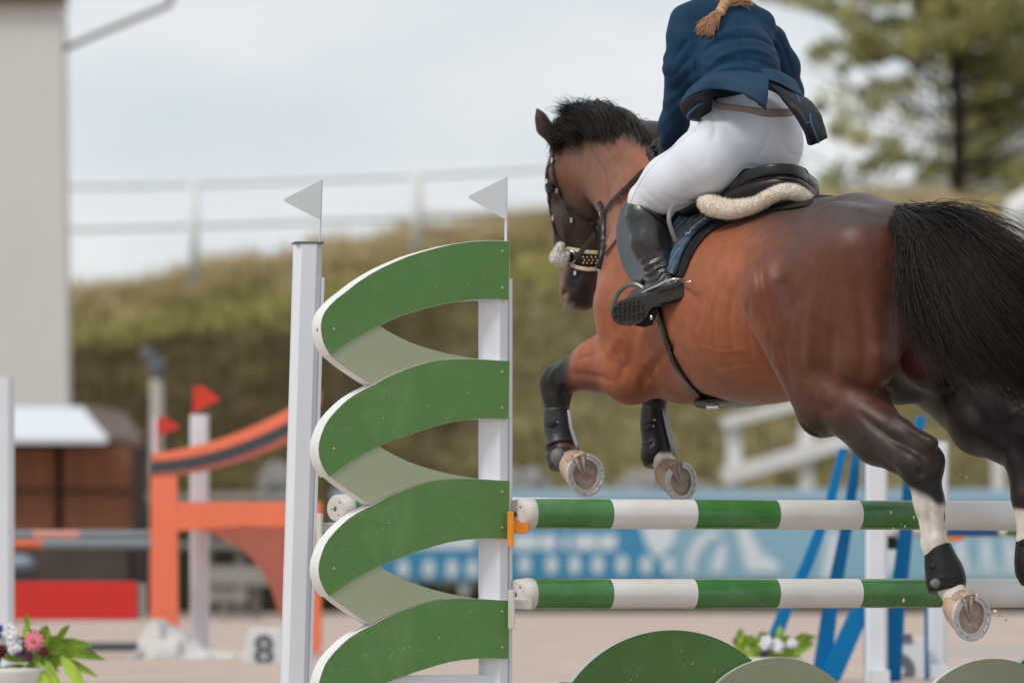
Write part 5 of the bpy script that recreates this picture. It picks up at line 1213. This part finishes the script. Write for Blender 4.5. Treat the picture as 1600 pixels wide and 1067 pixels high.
# ------------------------------------------------------------------ tower and kiosk on the left
D4 = 62.0
M_wall = mat('rendered_wall', (.60, .585, .56), rough=.9, spec=.1, noise=.06, nscale=1.2, bump=.1, bscale=20)
M_eave = mat('brown_eave', (.16, .10, .065), rough=.8)
TW = thing('judges_tower', 'tall plain beige rendered tower building at the left edge', 'building', PD(-60, 960, D4))
mb = MB(); p0_ = PD(-420, 960, D4); p0_[2] = 0
x1_ = PD(112, 600, D4)[0]; mb.quadbox([(p0_[0], D4-D0, 0), (x1_-.02, D4-D0, 0), (x1_-.02, D4-D0+.6, 0), (p0_[0], D4-D0+.6, 0), (p0_[0]-.1, D4-D0, 6.64), (x1_-.10, D4-D0, 6.64), (x1_-.10, D4-D0+.6, 6.64), (p0_[0]-.1, D4-D0+.6, 6.64)]); mb.build('wall', M_wall, TW)
mb = MB(); mb.box((p0_[0]/2+x1_/2-.1, D4-D0+.3, 6.78), (x1_-p0_[0], .9, .28)); mb.build('eave', M_eave, TW)
mb = MB(); mb.prism([(p0_[0]-.3, D4-D0-.3, 6.93), (x1_, D4-D0-.3, 6.93), ((p0_[0]+x1_)/2, D4-D0-.3, 8.2)], (0, 1.2, 0)); mb.build('roof', M_eave, TW)
ARM = thing('lamp_arm', 'thin brown lamp arm sticking out of the beige tower wall', 'lamp arm', PD(104, 75, D4-.1))
mb = MB(); mb.tube(catmull([PD(100, 77, D4+.3), PD(150, 55, D4-.1), PD(210, 30, D4-.2), PD(255, 12, D4-.3), PD(266, 4, D4-.3), PD(270, -14, D4-.3)], 4), .034, 8); mb.build('arm', mat('arm_brown', (.17, .145, .115), rough=.6), ARM, smooth=True)
mb = MB(); mb.ell(PD(270, -30, D4-.3), (.14, .1, .14)); mb.build('lamp_head', M_rl2, ARM, smooth=True)
D5 = 57.0
M_wood = mat('brown_boards', (.25, .098, .050), rough=.85, noise=.4, nscale=3, stretch=(6, 6, .4), bump=.3, bscale=8)
M_woodd = mat('dark_brown_boards', (.045, .028, .020), rough=.9, noise=.3, nscale=4)
KI = thing('wooden_kiosk', 'brown boarded kiosk with a white awning roof below the tower', 'kiosk', PD(110, 950, D5))
def boxpx(x0, y0, x1, y1, D, dep, name, m, par, ground=False, bevel=0):
    a = PD(x0, y1, D); b = PD(x1, y0, D)
    if ground: a[2] = 0
    mb = MB(); mb.box(((a[0]+b[0])/2, a[1]+dep/2, (a[2]+b[2])/2), (b[0]-a[0], dep, b[2]-a[2])); return mb.build(name, m, par, bevel=bevel)
boxpx(-80, 690, 208, 900, D5+.12, 2.2, 'back_body', M_woodd, KI, True)
boxpx(-60, 700, 86, 834, D5, .10, 'board_panel', M_wood, KI); boxpx(99, 698, 205, 834, D5, .10, 'board_panel', M_wood, KI)
boxpx(52, 845, 200, 925, D5-.05, .12, 'counter_front', mat('grey_brown_boards', (.085, .065, .055), rough=.9, noise=.3, nscale=3), KI)
boxpx(-60, 765, 207, 770, D5-.03, .1, 'batten', M_woodd, KI)
mb = MB(); a, b = PD(-80, 692, D5-.5), PD(168, 692, D5-.5); c_, d_ = PD(128, 643, D5+1.0), PD(-80, 643, D5+1.0)
mb.prism([a, b, c_, d_], (0, 0, .05)); mb.build('awning', mat('white_awning', (.62, .66, .70), rough=.7), KI)
mb = MB(); a, b = PD(130, 690, D5+.1), PD(222, 697, D5+.1); c_, d_ = PD(196, 655, D5+1.4), PD(128, 642, D5+1.4)
mb.prism([a, b, c_, d_], (0, 0, .07)); mb.build('thatch_roof', mat('grey_thatch', (.17, .13, .11), rough=.95, noise=.4, nscale=6), KI)
bl = thing('parked_car', 'dark car with a pale blue window, mostly hidden at the left edge', 'car', PD(30, 935, 55))
boxpx(-60, 885, 48, 935, 55, .8, 'body', mat('dark_car_paint', (.03, .03, .035), rough=.3), bl, True, .06); boxpx(-20, 867, 46, 889, 55.1, .6, 'window', mat('pale_window', (.28, .36, .45), rough=.3), bl, bevel=.05)
# grey fence, tables and benches behind the orange wing
PF = thing('table', 'grey garden table and bench behind the orange wing', 'table', PD(370, 950, 56))
M_gr = mat('weathered_grey', (.33, .31, .28), rough=.85, noise=.2, nscale=3)
boxpx(325, 884, 452, 914, 56, .7, 'table_top', M_gr, PF); boxpx(322, 922, 385, 940, 55.6, .3, 'bench_seat', M_gr, PF)
for x in (345, 392, 445): boxpx(x, 912, x+14, 960, 56.2, .1, 'leg', M_gr, PF, True)
WF = thing('white_fence', 'low grey-white rail fence between the kiosk and the leaning post', 'fence', PD(330, 900, 60))
boxpx(206, 769, 470, 781, 60, .08, 'rail', M_gr, WF)
for x in (206, 318, 368, 440): boxpx(x, 770, x+13, 930, 60.1, .08, 'post', M_gr, WF, True)
boxpx(205, 845, 460, 856, 60, .06, 'rail', M_gr, WF)
SH = boxpx(206, 790, 470, 952, 62.5, .3, 'hedge', mat('dark_hedge', (.030, .026, .016), rough=1, noise=.5, nscale=3), None, True); tagit(SH, 'dark clipped hedge behind the white rail fence', 'hedge')
LP = thing('loudspeaker_pole', 'pale thin pole with a grey loudspeaker on top, right of the kiosk', 'pole', PD(245, 900, 55))
mb = MB(); p = PD(245, 900, 55); p[2] = 0; mb.tube([p, PD(245, 592, 55)], .062, 10); mb.build('pole', mat('pale_pole', (.34, .31, .27), rough=.7), LP, smooth=True)
s_ = SDF(); s_.chain([PD(246, 594, 55), PD(243, 578, 55), PD(236, 560, 55), PD(229, 552, 55)], [.06, .07, .06, .07], .03); s_.chain([PD(243, 575, 55), PD(252, 568, 55)], [.05, .06], .02); v_, q_ = s_.mesh(.015); fastmesh('loudspeaker', v_, q_, mat('grey_speaker', (.10, .105, .11), rough=.6), LP)
# ------------------------------------------------------------------ orange jump
D6 = 33.5
M_or = mat('orange_paint', (.86, .195, .10), rough=.5, noise=.1, nscale=2); M_dg = mat('dark_grey_stripe', (.055, .06, .07), rough=.5); M_ord = mat('faded_orange_red', (.42, .12, .085), rough=.6, noise=.15, nscale=2)
OW = thing('jump_wing', 'orange jump wing with a curved top beam and dark grey stripe', 'jump wing', PD(345, 1030, D6)*[1, 1, 0])
def pz(poly, D, th, name, m, par):
    mb = MB(); mb.prism([PD(x, y, D) for x, y in poly], (0, th, 0)); return mb.build(name, m, par, bevel=.003)
def curve(f, x0, x1, n=16): return [(x, f(x)) for x in np.linspace(x0, x1, n)]
f0 = lambda x: 708-.10*(x-237)-.00105*(x-237)**2
f1 = lambda x: 721-.05*(x-237)-.00112*(x-237)**2
f2 = lambda x: 738-.03*(x-237)-.00118*(x-237)**2
f3 = lambda x: 744-.02*(x-237)-.00105*(x-237)**2
pz(curve(f0, 237, 500)+curve(f1, 237, 500)[::-1], D6, .10, 'top_beam', M_or, OW)
pz(curve(f1, 237, 500)+curve(f2, 237, 500)[::-1], D6-.002, .10, 'grey_stripe', M_dg, OW)
pz(curve(f2, 237, 500)+curve(f3, 237, 500)[::-1], D6, .09, 'under_beam', M_ord, OW)
pz([(236,738),(276,738),(278,985),(234,985)], D6+.004, .10, 'side_post', M_or, OW)
pz([(274.5,784),(502,784),(502,826),(380,822),(340,826),(300,828),(274.5,830)], D6+.006, .10, 'cross_beam', M_or, OW)
pz([(310,828),(340,826),(380,822),(502,826),(502,1010),(455,985),(436,960),(424,920),(405,885),(375,855),(340,838)], D6+.01, .08, 'curved_panel', M_ord, OW)
pz([(483,826),(501,826),(501,1020),(483,1020)], D6-.01, .06, 'side_post', M_or, OW)
def wpost(name, label, x, yt, w, D, lean=0, m=None, group=None):
    b = PD(x+lean, 1000, D); b[2] = 0; t = PD(x, yt, D); o = thing(name, label, 'jump post', b, group); mb = post_mb(b, t, w/FPX*D/.985, ch=.2, ax=rotA(0)); mb.build('post', m or M_alu, o); 
    f_ = MB(); f_.bar(b+[0, -.35, .03], b+[0, .35, .03], .08, .06); f_.build('foot', m or M_alu, o); return o
wpost('jump_standard', 'white post with a red flag standing behind the orange wing', 312, 648, 28, D6+.35)
M_red = mat('red_flag', (.60, .045, .025), rough=.5)
def rflag(label, fx, fy, pts_, D):
    t = thing('flag', label, 'flag', PD(fx, fy, D), 'red flags on the orange jump'); mb = MB(); mb.tube([PD(fx, fy, D), PD(pts_[0][0], pts_[0][1], D)], .006, 8); mb.build('rod', M_red, t)
    mb = MB(); mb.prism([PD(x, y, D) for x, y in pts_], (0, .006, 0)); mb.build('pennant', M_red, t)
rflag('red triangular flag on the tallest white post of the orange jump', 303, 650, [(303,603),(317,603),(342,622),(341,626),(303,644)], D6+.35)
rflag('lower red triangular flag left of the orange beam', 247, 706, [(247,652),(258,652),(280,664),(279,669),(247,680)], D6+1.1)
boxpx(238, 652, 248, 720, D6+1.15, .03, 'jump_standard', M_alu, None); tagit(bpy.data.objects['jump_standard.002'] if 'jump_standard.002' in bpy.data.objects else bpy.data.objects['jump_standard.001'], 'short white slat behind the lower red flag', 'slat')
# white sandbag skirt on the wing's feet
sb = SDF(); c0 = PD(262, 1032, D6-.35); sb.E(PD(262, 1022, D6-.3), (.20, .22, .14), None, .06); sb.E(PD(245, 1000, D6-.3), (.09, .14, .13), None, .06); sb.E(PD(300, 1035, D6-.35), (.20, .2, .06), None, .06); sb.E(PD(345, 1030, D6-.3), (.22, .15, .04), None, .06); sb.E(PD(222, 1040, D6-.35), (.14, .18, .06), None, .06)
v_, q_ = sb.mesh(.02); v_ += (.022*vnoise(v_, 14, 2))[:, None]*np.array([.5, -.6, .6]); o = fastmesh('sandbag', v_, q_, mat('white_canvas', (.58, .57, .55), rough=.9, noise=.12, nscale=6, bump=.4, bscale=9, bdist=.04), None, True, base=c0); tagit(o, 'white canvas sandbag heaped on the foot of the orange wing', 'sandbag')
# number signs
M_sign = mat('white_sign', (.62, .65, .67), rough=.5); M_digit = mat('sign_digit', (.12, .13, .14), rough=.6)
def nsign(label, poly, D, digit, cx, cy, size, z0=True):
    t = thing('number_sign', label, 'number sign', PD(cx, poly[2][1], D)); mb = MB(); mb.prism([PD(x, y, D) for x, y in poly], (0, .12, 0)); mb.build('board', M_sign, t, bevel=.006)
    cu = bpy.data.curves.new('digit', 'FONT'); cu.body = digit; cu.size = size; cu.extrude = .002; cu.align_x = 'CENTER'; cu.align_y = 'CENTER'; cu.offset = .006
    ob = bpy.data.objects.new('digit', cu); COL.objects.link(ob); dg = bpy.context.evaluated_depsgraph_get(); me = bpy.data.meshes.new_from_object(ob.evaluated_get(dg)); bpy.data.objects.remove(ob)
    d = bpy.data.objects.new('digit', me); me.materials.append(M_digit); COL.objects.link(d); d.parent = t; d.location = PD(cx, cy, D)+np.array([0, -.005, 0])-ORG[t.name]; d.rotation_euler = (R(90), 0, 0)
nsign('white number sign reading 8 on the sand beside the leaning post', [(390,982),(440,982),(452,1052),(374,1052)], 31.5, '8', 412, 1017, .22)
nsign('white number sign reading 5 behind the blue trestle legs', [(1400,996),(1446,996),(1452,1090),(1392,1090)], 27.5, '5', 1405, 1036, .36)
# grey, pink and orange rails left
M_gyr = mat('grey_blue_rail', (.17, .21, .23), rough=.5); M_pk = mat('faded_pink', (.55, .26, .22), rough=.5); M_rdp = mat('red_filler_paint', (.66, .022, .018), rough=.5, noise=.12, nscale=3, col2=(.55, .03, .02))
def hrail(label, x0, x1, y, r, D, cuts, mats, group=None, dy=0):
    a = PD(x0, y, D); b = PD(x1, y+dy, D); k = FPX/D; rail(label, a, b, r, [(c_-x0)/k for c_ in cuts], mats, cap=False, group=group, seg=18)
hrail('grey rail with a faded pink stretch left of the orange wing', -140, 236, 836, .030, D6+.1, [52, 124], [M_gyr, M_pk, M_gyr])
hrail('orange and grey rail just below the pink and grey one', -140, 236, 850, .030, D6-.6, [66], [mat('orange_rail', (.55, .13, .07), rough=.5), M_gyr])
RF = thing('filler_plank', 'bright red filler plank hanging left of the orange wing', 'filler plank', PD(110, 968, D6)); boxpx(-140, 908, 214, 968, D6, .05, 'plank', M_rdp, RF, bevel=.005); boxpx(214.5, 911, 228, 966, D6+.02, .03, 'end_bracket', M_gr, RF)
hrail('dark thin ground rail lying on the sand behind the flowers', -140, 215, 1010, .026, D6-.5, [], [mat('dark_rail', (.06, .07, .075), rough=.5)])
LPOST = wpost('jump_standard', 'white post cut off by the left edge of the photo', -1, 590, 44, 26.0)
# ------------------------------------------------------------------ blue trestle jump
D7 = 26.5
M_bl = mat('blue_paint', (.0, .165, .42), rough=.5, spec=.2, noise=.12, nscale=3)
TR = thing('blue_trestle', 'bright blue angled trestle legs behind the rails, left of the tall white post', 'jump wing', PD(1290, 1070, D7)*[1, 1, 0])
def bbar(pts_, D, w, par, name='leg', m=None, w0=None):
    q = [PD(x, y, D) for x, y in pts_]; n_ = len(q); ws = np.linspace(w0 or w, w, n_)/2/FPX*D
    L_ = [p-np.array([h, 0, 0]) for p, h in zip(q, ws)]; R_ = [p+np.array([h, 0, 0]) for p, h in zip(q, ws)]
    mb = MB(); mb.prism(L_+R_[::-1], (0, .05, 0)); return mb.build(name, m or M_bl, par, bevel=.003)
bbar([(1318,700),(1296,790),(1262,880),(1225,960),(1185,1060),(1175,1085)], D7, 27, TR, w0=13)
bbar([(1340,700),(1327,800),(1312,880),(1296,960),(1284,1050),(1280,1085)], D7+.1, 32, TR, w0=13)
bbar([(1352,940),(1330,985),(1306,1040),(1286,1085)], D7+.05, 34, TR)
bbar([(1353.5,660),(1353.5,1085)], D7+.3, 5, TR, 'edge_strip')
bbar([(1280,1067),(1400,1064)], D7+.2, 4, TR, 'tie_bar')
TR2 = thing('blue_trestle', 'bright blue slanting leg between the two tall white posts', 'jump wing', PD(1400, 1080, D7)*[1, 1, 0])
bbar([(1440,650),(1421,740),(1418,810),(1410,880),(1400,960),(1392,1085)], D7+.1, 30, TR2, w0=14)
bbar([(1448,900),(1448,1085)], D7+.3, 5, TR2, 'edge_strip')
wpost('jump_standard', 'tall white post right of the two blue trestle legs', 1369, 640, 33, D7, 0)
wpost('jump_standard', 'white post behind the hanging hind hoof, with a blue edge', 1466, 690, 30, D7+1.2, -4)
hrail('white, blue and green rail of the far jump, under the upper striped rail', 1395, 1760, 829, .026, D7+.4, [1478, 1560, 1572], [M_railw, mat('deep_blue_rail', (.02, .10, .30), rough=.5), M_railw, M_railg])
hrail('white and pink far rail behind the hind leg', 1385, 1760, 833.5, .018, D7+1.6, [], [mat('pinkish_white_rail', (.55, .5, .48), rough=.6)])
o = boxpx(1478, 834, 1505, 845, D7+.5, .05, 'rail_cup', M_orangeclip, None, bevel=.004); tagit(o, 'small orange rail cup behind the white sock', 'rail cup')
o = boxpx(1384, 838, 1402, 858, D7+.2, .05, 'rail_cup', mat('black_cup', (.02, .018, .016), rough=.6), None, bevel=.005); tagit(o, 'black rail cup on the tall white post', 'rail cup')
o = boxpx(1480, 1008, 1640, 1045, 34, .04, 'filler_board', mat('pale_board', (.52, .50, .49), rough=.6), None); tagit(o, 'pale board lying at the right edge behind the hoof', 'board')
# ------------------------------------------------------------------ flowers
def leafy(name, label, cx, cy, D, spec_flowers, leaves, potr=.14):
    t = thing(name, label, 'flower arrangement', PD(cx, cy, D)*[1, 1, 0]); c0 = PD(cx, cy, D); mb = MB(); b = c0.copy(); b[2] = 0
    n = 20; prof = [(.10, 0), (.13, .02), (potr, max(.1, c0[2]-.12)), (potr+.01, max(.12, c0[2]-.10))]
    vs = [(b[0]+r*math.cos(2*math.pi*k/n), b[1]+r*math.sin(2*math.pi*k/n), z) for r, z in prof for k in range(n)]; mb.add(vs, [(i*n+k, i*n+(k+1) % n, (i+1)*n+(k+1) % n, (i+1)*n+k) for i in range(3) for k in range(n)]+[tuple(range(3*n, 4*n))]); mb.build('pot', M_rl, t, smooth=True)
    mb = MB(); r = np.random.default_rng(len(label))
    for x, y, ang, ln, wd, dy in leaves:
        p = PD(x, y, D)+[0, dy, 0]; d = np.array([math.cos(ang), r.uniform(-.4, .1), math.sin(ang)]); d /= np.linalg.norm(d); sd_ = norm(np.cross(d, [0, 1, .3])); nn = np.cross(sd_, d)
        q = []
        for k in range(6):
            u = k/5; w = wd*math.sin(math.pi*min(1, u*.92+.06))**.8; c1 = p+d*ln*u+UP*(-.35*ln*u*u)+nn*.0; q += [c1-sd_*w, c1+nn*w*.35, c1+sd_*w]
        mb.add(q, [(k*3+j, k*3+j+1, k*3+j+4, k*3+j+3) for k in range(5) for j in range(2)])
    mb.build('leaves', mat('leaf_'+name, (.42, .58, .07), rough=.5, noise=.5, nscale=8, col2=(.16, .30, .04), trans=.1), t, smooth=True)
    for x, y, rad, m, kind in spec_flowers:
        c1 = PD(x, y, D)-[0, .07, 0]; mb = MB(); npet = 12 if kind == 'daisy' else 18
        if kind == 'daisy': layers = ((1, .0), (.62, .012))
        else: layers = ((1, 0), (.85, .014), (.65, .026), (.4, .034))
        for layer in layers:
            for k in range(npet if kind == 'daisy' else 9):
                a = 2*math.pi*(k+.5*(layer[0] < 1))/(npet if kind == 'daisy' else 9)+r.uniform(-.25, .25)*(kind != 'daisy'); up__ = r.uniform(-.9, -.1) if kind != 'daisy' else -.25
                d = np.array([math.cos(a), up__, math.sin(a)]); d /= np.linalg.norm(d); jr = rad*(1 if kind == 'daisy' else r.uniform(.7, 1.25))
                cc = c1+d*jr*.6*layer[0]-[0, layer[1], 0]; s1 = norm(np.cross(d, [0, 1, .01])); s1 = norm(s1+np.array([0, r.uniform(-.6, .6), 0])*(kind != 'daisy')); mb.ell(cc, (jr*.5*layer[0], jr*(.22 if kind == 'daisy' else .34), jr*.05), (d, s1, np.cross(d, s1)), 8, 5)
        f_ = mb.build('flower', m, t, smooth=True)
        if kind == 'daisy': mb = MB(); mb.ell(c1-[0, .022, 0], (rad*.22, rad*.15, rad*.22)); mb.build('flower_centre', mat('flower_eye', (.45, .16, .03), rough=.9), f_, smooth=True)
    return t
M_fp = mat('pink_petal', (.85, .24, .34), rough=.6); M_fw = mat('white_petal', (.78, .78, .84), rough=.6); M_fb = mat('blue_petal', (.03, .06, .33), rough=.6); M_fm = mat('maroon_petal', (.10, .006, .022), rough=.6); M_fv = mat('purple_petal', (.10, .012, .10), rough=.6)
r = np.random.default_rng(5)
lv = [(70+r.uniform(-40, 20), 1030+r.uniform(-20, 25), r.uniform(.2, 2.9), r.uniform(.10, .20), r.uniform(.014, .028), r.uniform(-.05, .08)) for _ in range(46)]
lv += [(60, 1035, -.9, .22, .035, -.08), (75, 1030, -1.2, .22, .03, -.09), (40, 1040, -1.4, .2, .035, -.08), (20, 1040, -1.7, .2, .035, -.08), (85, 1022, .25, .22, .028, -.05), (78, 1032, .02, .20, .022, -.02), (44, 990, 1.6, .13, .014, 0), (95, 1012, .5, .14, .012, 0), (5, 1040, -2, .2, .03, -.08), (60, 1045, -1.0, .2, .03, -.1), (98, 1025, -.8, .18, .03, -.1)]
leafy('flower_arrangement', 'flower arrangement with pink, white and blue blooms at the bottom left corner', 30, 1040, 23.5, [(55, 1001, .044, M_fp, 'daisy'), (18, 990, .046, M_fw, 'ball'), (24, 1008, .040, M_fw, 'ball'), (-6, 985, .045, M_fb, 'ball'), (-2, 1016, .038, M_fm, 'ball'), (48, 1024, .022, M_fv, 'ball'), (34, 1020, .022, M_fv, 'ball'), (70, 1018, .022, M_fm, 'ball'), (-4, 1030, .03, M_fm, 'ball')], lv)
lv = [(1200+r.uniform(-45, 50), 1020+r.uniform(-15, 25), r.uniform(.3, 2.8), r.uniform(.08, .15), r.uniform(.014, .026), r.uniform(-.05, .08)) for _ in range(60)]+[(1152, 1012, 1.7, .08, .02, 0), (1165, 1010, 1.2, .10, .02, 0)]
leafy('flower_arrangement', 'flower arrangement with cream blooms peeping over the sage half disc', 1205, 1040, 26.0, [(1196, 1004, .032, M_fw, 'ball'), (1215, 1008, .03, M_fw, 'ball'), (1236, 1004, .026, M_fw, 'ball'), (1192, 1020, .022, M_fv, 'ball')], lv)
# ------------------------------------------------------------------ trees
M_bark = mat('dark_bark', (.035, .028, .022), rough=.95, noise=.4, nscale=5)
def tree(name, label, base, H, trunkr, crown, nleaf, col, seed, lean=0, leaf=.09, limbs=14, gap=.3, cat='tree', group=None):
    r = np.random.default_rng(seed); base = np.asarray(base, float); t = thing(name, label, cat, base, group); mb = MB(); clumps = []
    top = base+[lean, 0, H]; tr = catmull([base-[0, 0, .3], base+[lean*.2+.05, 0, H*.3], base+[lean*.6-.05, 0, H*.65], top], 6); mb.tube(tr, np.linspace(trunkr, trunkr*.2, len(tr)), 10)
    for i in range(limbs):
        u = r.uniform(.06, .95); p = tr[int(u*(len(tr)-1))]; a = r.uniform(0, 6.28); ln = crown*(1.15-.65*u)*r.uniform(.5, 1); e = p+np.array([math.cos(a)*ln, math.sin(a)*ln*.8, ln*r.uniform(-.05, .55)]); m_ = (p+e)/2+r.normal(0, .12, 3)
        mb.tube(catmull([p, m_, e], 4), np.linspace(trunkr*.24, .008, 9), 6)
        for k in range(11):
            f = r.uniform(.2, 1.08); q_c = p+(e-p)*f+r.normal(0, .42, 3)
            if H > 3 and q_c[2] < base[2]+2.6 and (r.random() < .42 or (abs(q_c[0]-base[0]) < .75 and q_c[1] < base[1]+.3)): continue
            clumps.append((q_c, r.uniform(.10, .36)))
    mb.build('trunk', M_bark, t, smooth=True)
    C = np.array([c_[0] for c_ in clumps]); S = np.array([c_[1] for c_ in clumps]); k = r.integers(0, len(C), nleaf); d = r.normal(size=(nleaf, 3)); d /= np.linalg.norm(d, axis=1)[:, None]
    p = C[k]+d*(S[k]*r.random(nleaf)**.45)[:, None]*np.array([1.1, 1, .75]); p[:, 2] += gap*0
    a = r.normal(size=(nleaf, 3)); a /= np.linalg.norm(a, axis=1)[:, None]; b = np.cross(a, r.normal(size=(nleaf, 3))); b /= np.linalg.norm(b, axis=1)[:, None]; s_ = leaf*r.uniform(.5, 1.2, (nleaf, 1))
    V = np.stack([p-a*s_, p+b*s_*.45, p+a*s_, p-b*s_*.45], 1).reshape(-1, 3); shade = (.75+.5*r.random(len(C)))[k][:, None]*r.uniform(.7, 1.35, (nleaf, 1)); yel = (r.random(len(C))[k][:, None] < .3)
    cc = np.array(col)*shade*np.where(yel, [[1.2, 1.1, .9]], [[1, 1, 1]])
    fastmesh('crown', V, np.arange(4*nleaf).reshape(-1, 4), M_leafg, t, False, np.repeat(cc, 4, 0)); return t
M_leafg = mat('foliage', (.1, .1, .03), rough=.6, spec=.2, attr='Col')
nt_ = M_leafg.node_tree; bs = nt_.nodes['Principled BSDF']; tl = nt_.nodes.new('ShaderNodeBsdfTranslucent'); ms = nt_.nodes.new('ShaderNodeMixShader'); ms.inputs[0].default_value = .5
at = [x for x in nt_.nodes if x.type == 'ATTRIBUTE'][0]; nt_.links.new(at.outputs['Color'], tl.inputs['Color']); nt_.links.new(bs.outputs[0], ms.inputs[1]); nt_.links.new(tl.outputs[0], ms.inputs[2]); nt_.links.new(ms.outputs[0], nt_.nodes['Material Output'].inputs[0])
DT = 84.0
def onbank(px, D): p = PD(px, 300, D); p[2] = crest(p[0])-.1; return p
tree('birch_tree', 'large olive-green tree with a dark slim trunk behind the horse rump', onbank(1497, DT), 7.2, .13, 3.9, 64000, (.40, .41, .22), 3, lean=-.3, limbs=90, leaf=.075)
tree('birch_tree', 'darker tree cut off by the right edge of the photo', onbank(1618, DT+5), 7.2, .15, 2.6, 34000, (.34, .34, .15), 8, limbs=44)
tree('shrub_tree', 'small dark green tree seen between the rails beside the right flag', onbank(745, 118)-[0, 0, .4], 1.1, .05, .75, 1800, (.05, .09, .03), 5, limbs=9, leaf=.07)
# distant hedge and pale houses behind the trees
for i, (x0, x1, y0, lab) in enumerate(((1440, 1500, 268, 'pale house far behind the big tree trunk'), (1565, 1640, 262, 'pale house far behind the tree at the right edge'))):
    D = 170; a = PD(x0, 300, D); b = PD(x1, y0, D); h = thing('house', lab, 'house', a, 'houses far behind the trees')
    mb = MB(); mb.box(((a[0]+b[0])/2, a[1]+2, (3+b[2])/2), (b[0]-a[0], 4, b[2]-3)); mb.build('wall', M_fw if False else mat('pale_house_wall', (.6, .6, .58), rough=.9), h)
    mb = MB(); mb.prism([(a[0]-.1, a[1]-.1, b[2]), (b[0]+.1, a[1]-.1, b[2]), ((a[0]+b[0])/2, a[1]-.1, b[2]+.5)], (0, 4.2, 0)); mb.build('roof', mat('pale_house_roof', (.3, .27, .25), rough=.9), h)
# white closed parasol at the right edge
PA = thing('parasol', 'closed white parasol at the right edge above the tail', 'parasol', PD(1600, 420, 76)); s_ = SDF(); s_.chain([PD(1606, 300, 76), PD(1598, 330, 76), PD(1596, 366, 76)], [.06, .24, .16], .05); v_, q_ = s_.mesh(.03); fastmesh('canopy', v_, q_, mat('white_canopy', (.62, .63, .63), rough=.8), PA)
mb = MB(); mb.tube([PD(1600, 460, 76), PD(1604, 300, 76)], .025, 8); mb.build('pole', M_rl2, PA, smooth=True)
# sand thrown up by the hooves
mb = MB(); r = np.random.default_rng(9); SP_ = [(1503,712),(1500,741),(1510,745),(1430,700),(1423,706),(1392,800),(1396,826),(1414,822),(1408,819),(1394,690),(1555,955),(1562,962),(1572,968),(1412,938),(1598,752),(1428,808),(1385,640)]
for x, y in SP_:
    c1 = P(x, y, r.uniform(-.4, .3)); s = r.uniform(.002, .005); mb.ell(c1, (s*r.uniform(.8, 2.2), s, s*r.uniform(.7, 1.4)), ax_dir(r.normal(size=3)), 7, 5)
o = mb.build('flying_sand', mat('sand_clods', (.62, .52, .40), rough=.95), None); tagit(o, 'small clods of sand flying in the air round the hind legs', 'sand', None, 'stuff')
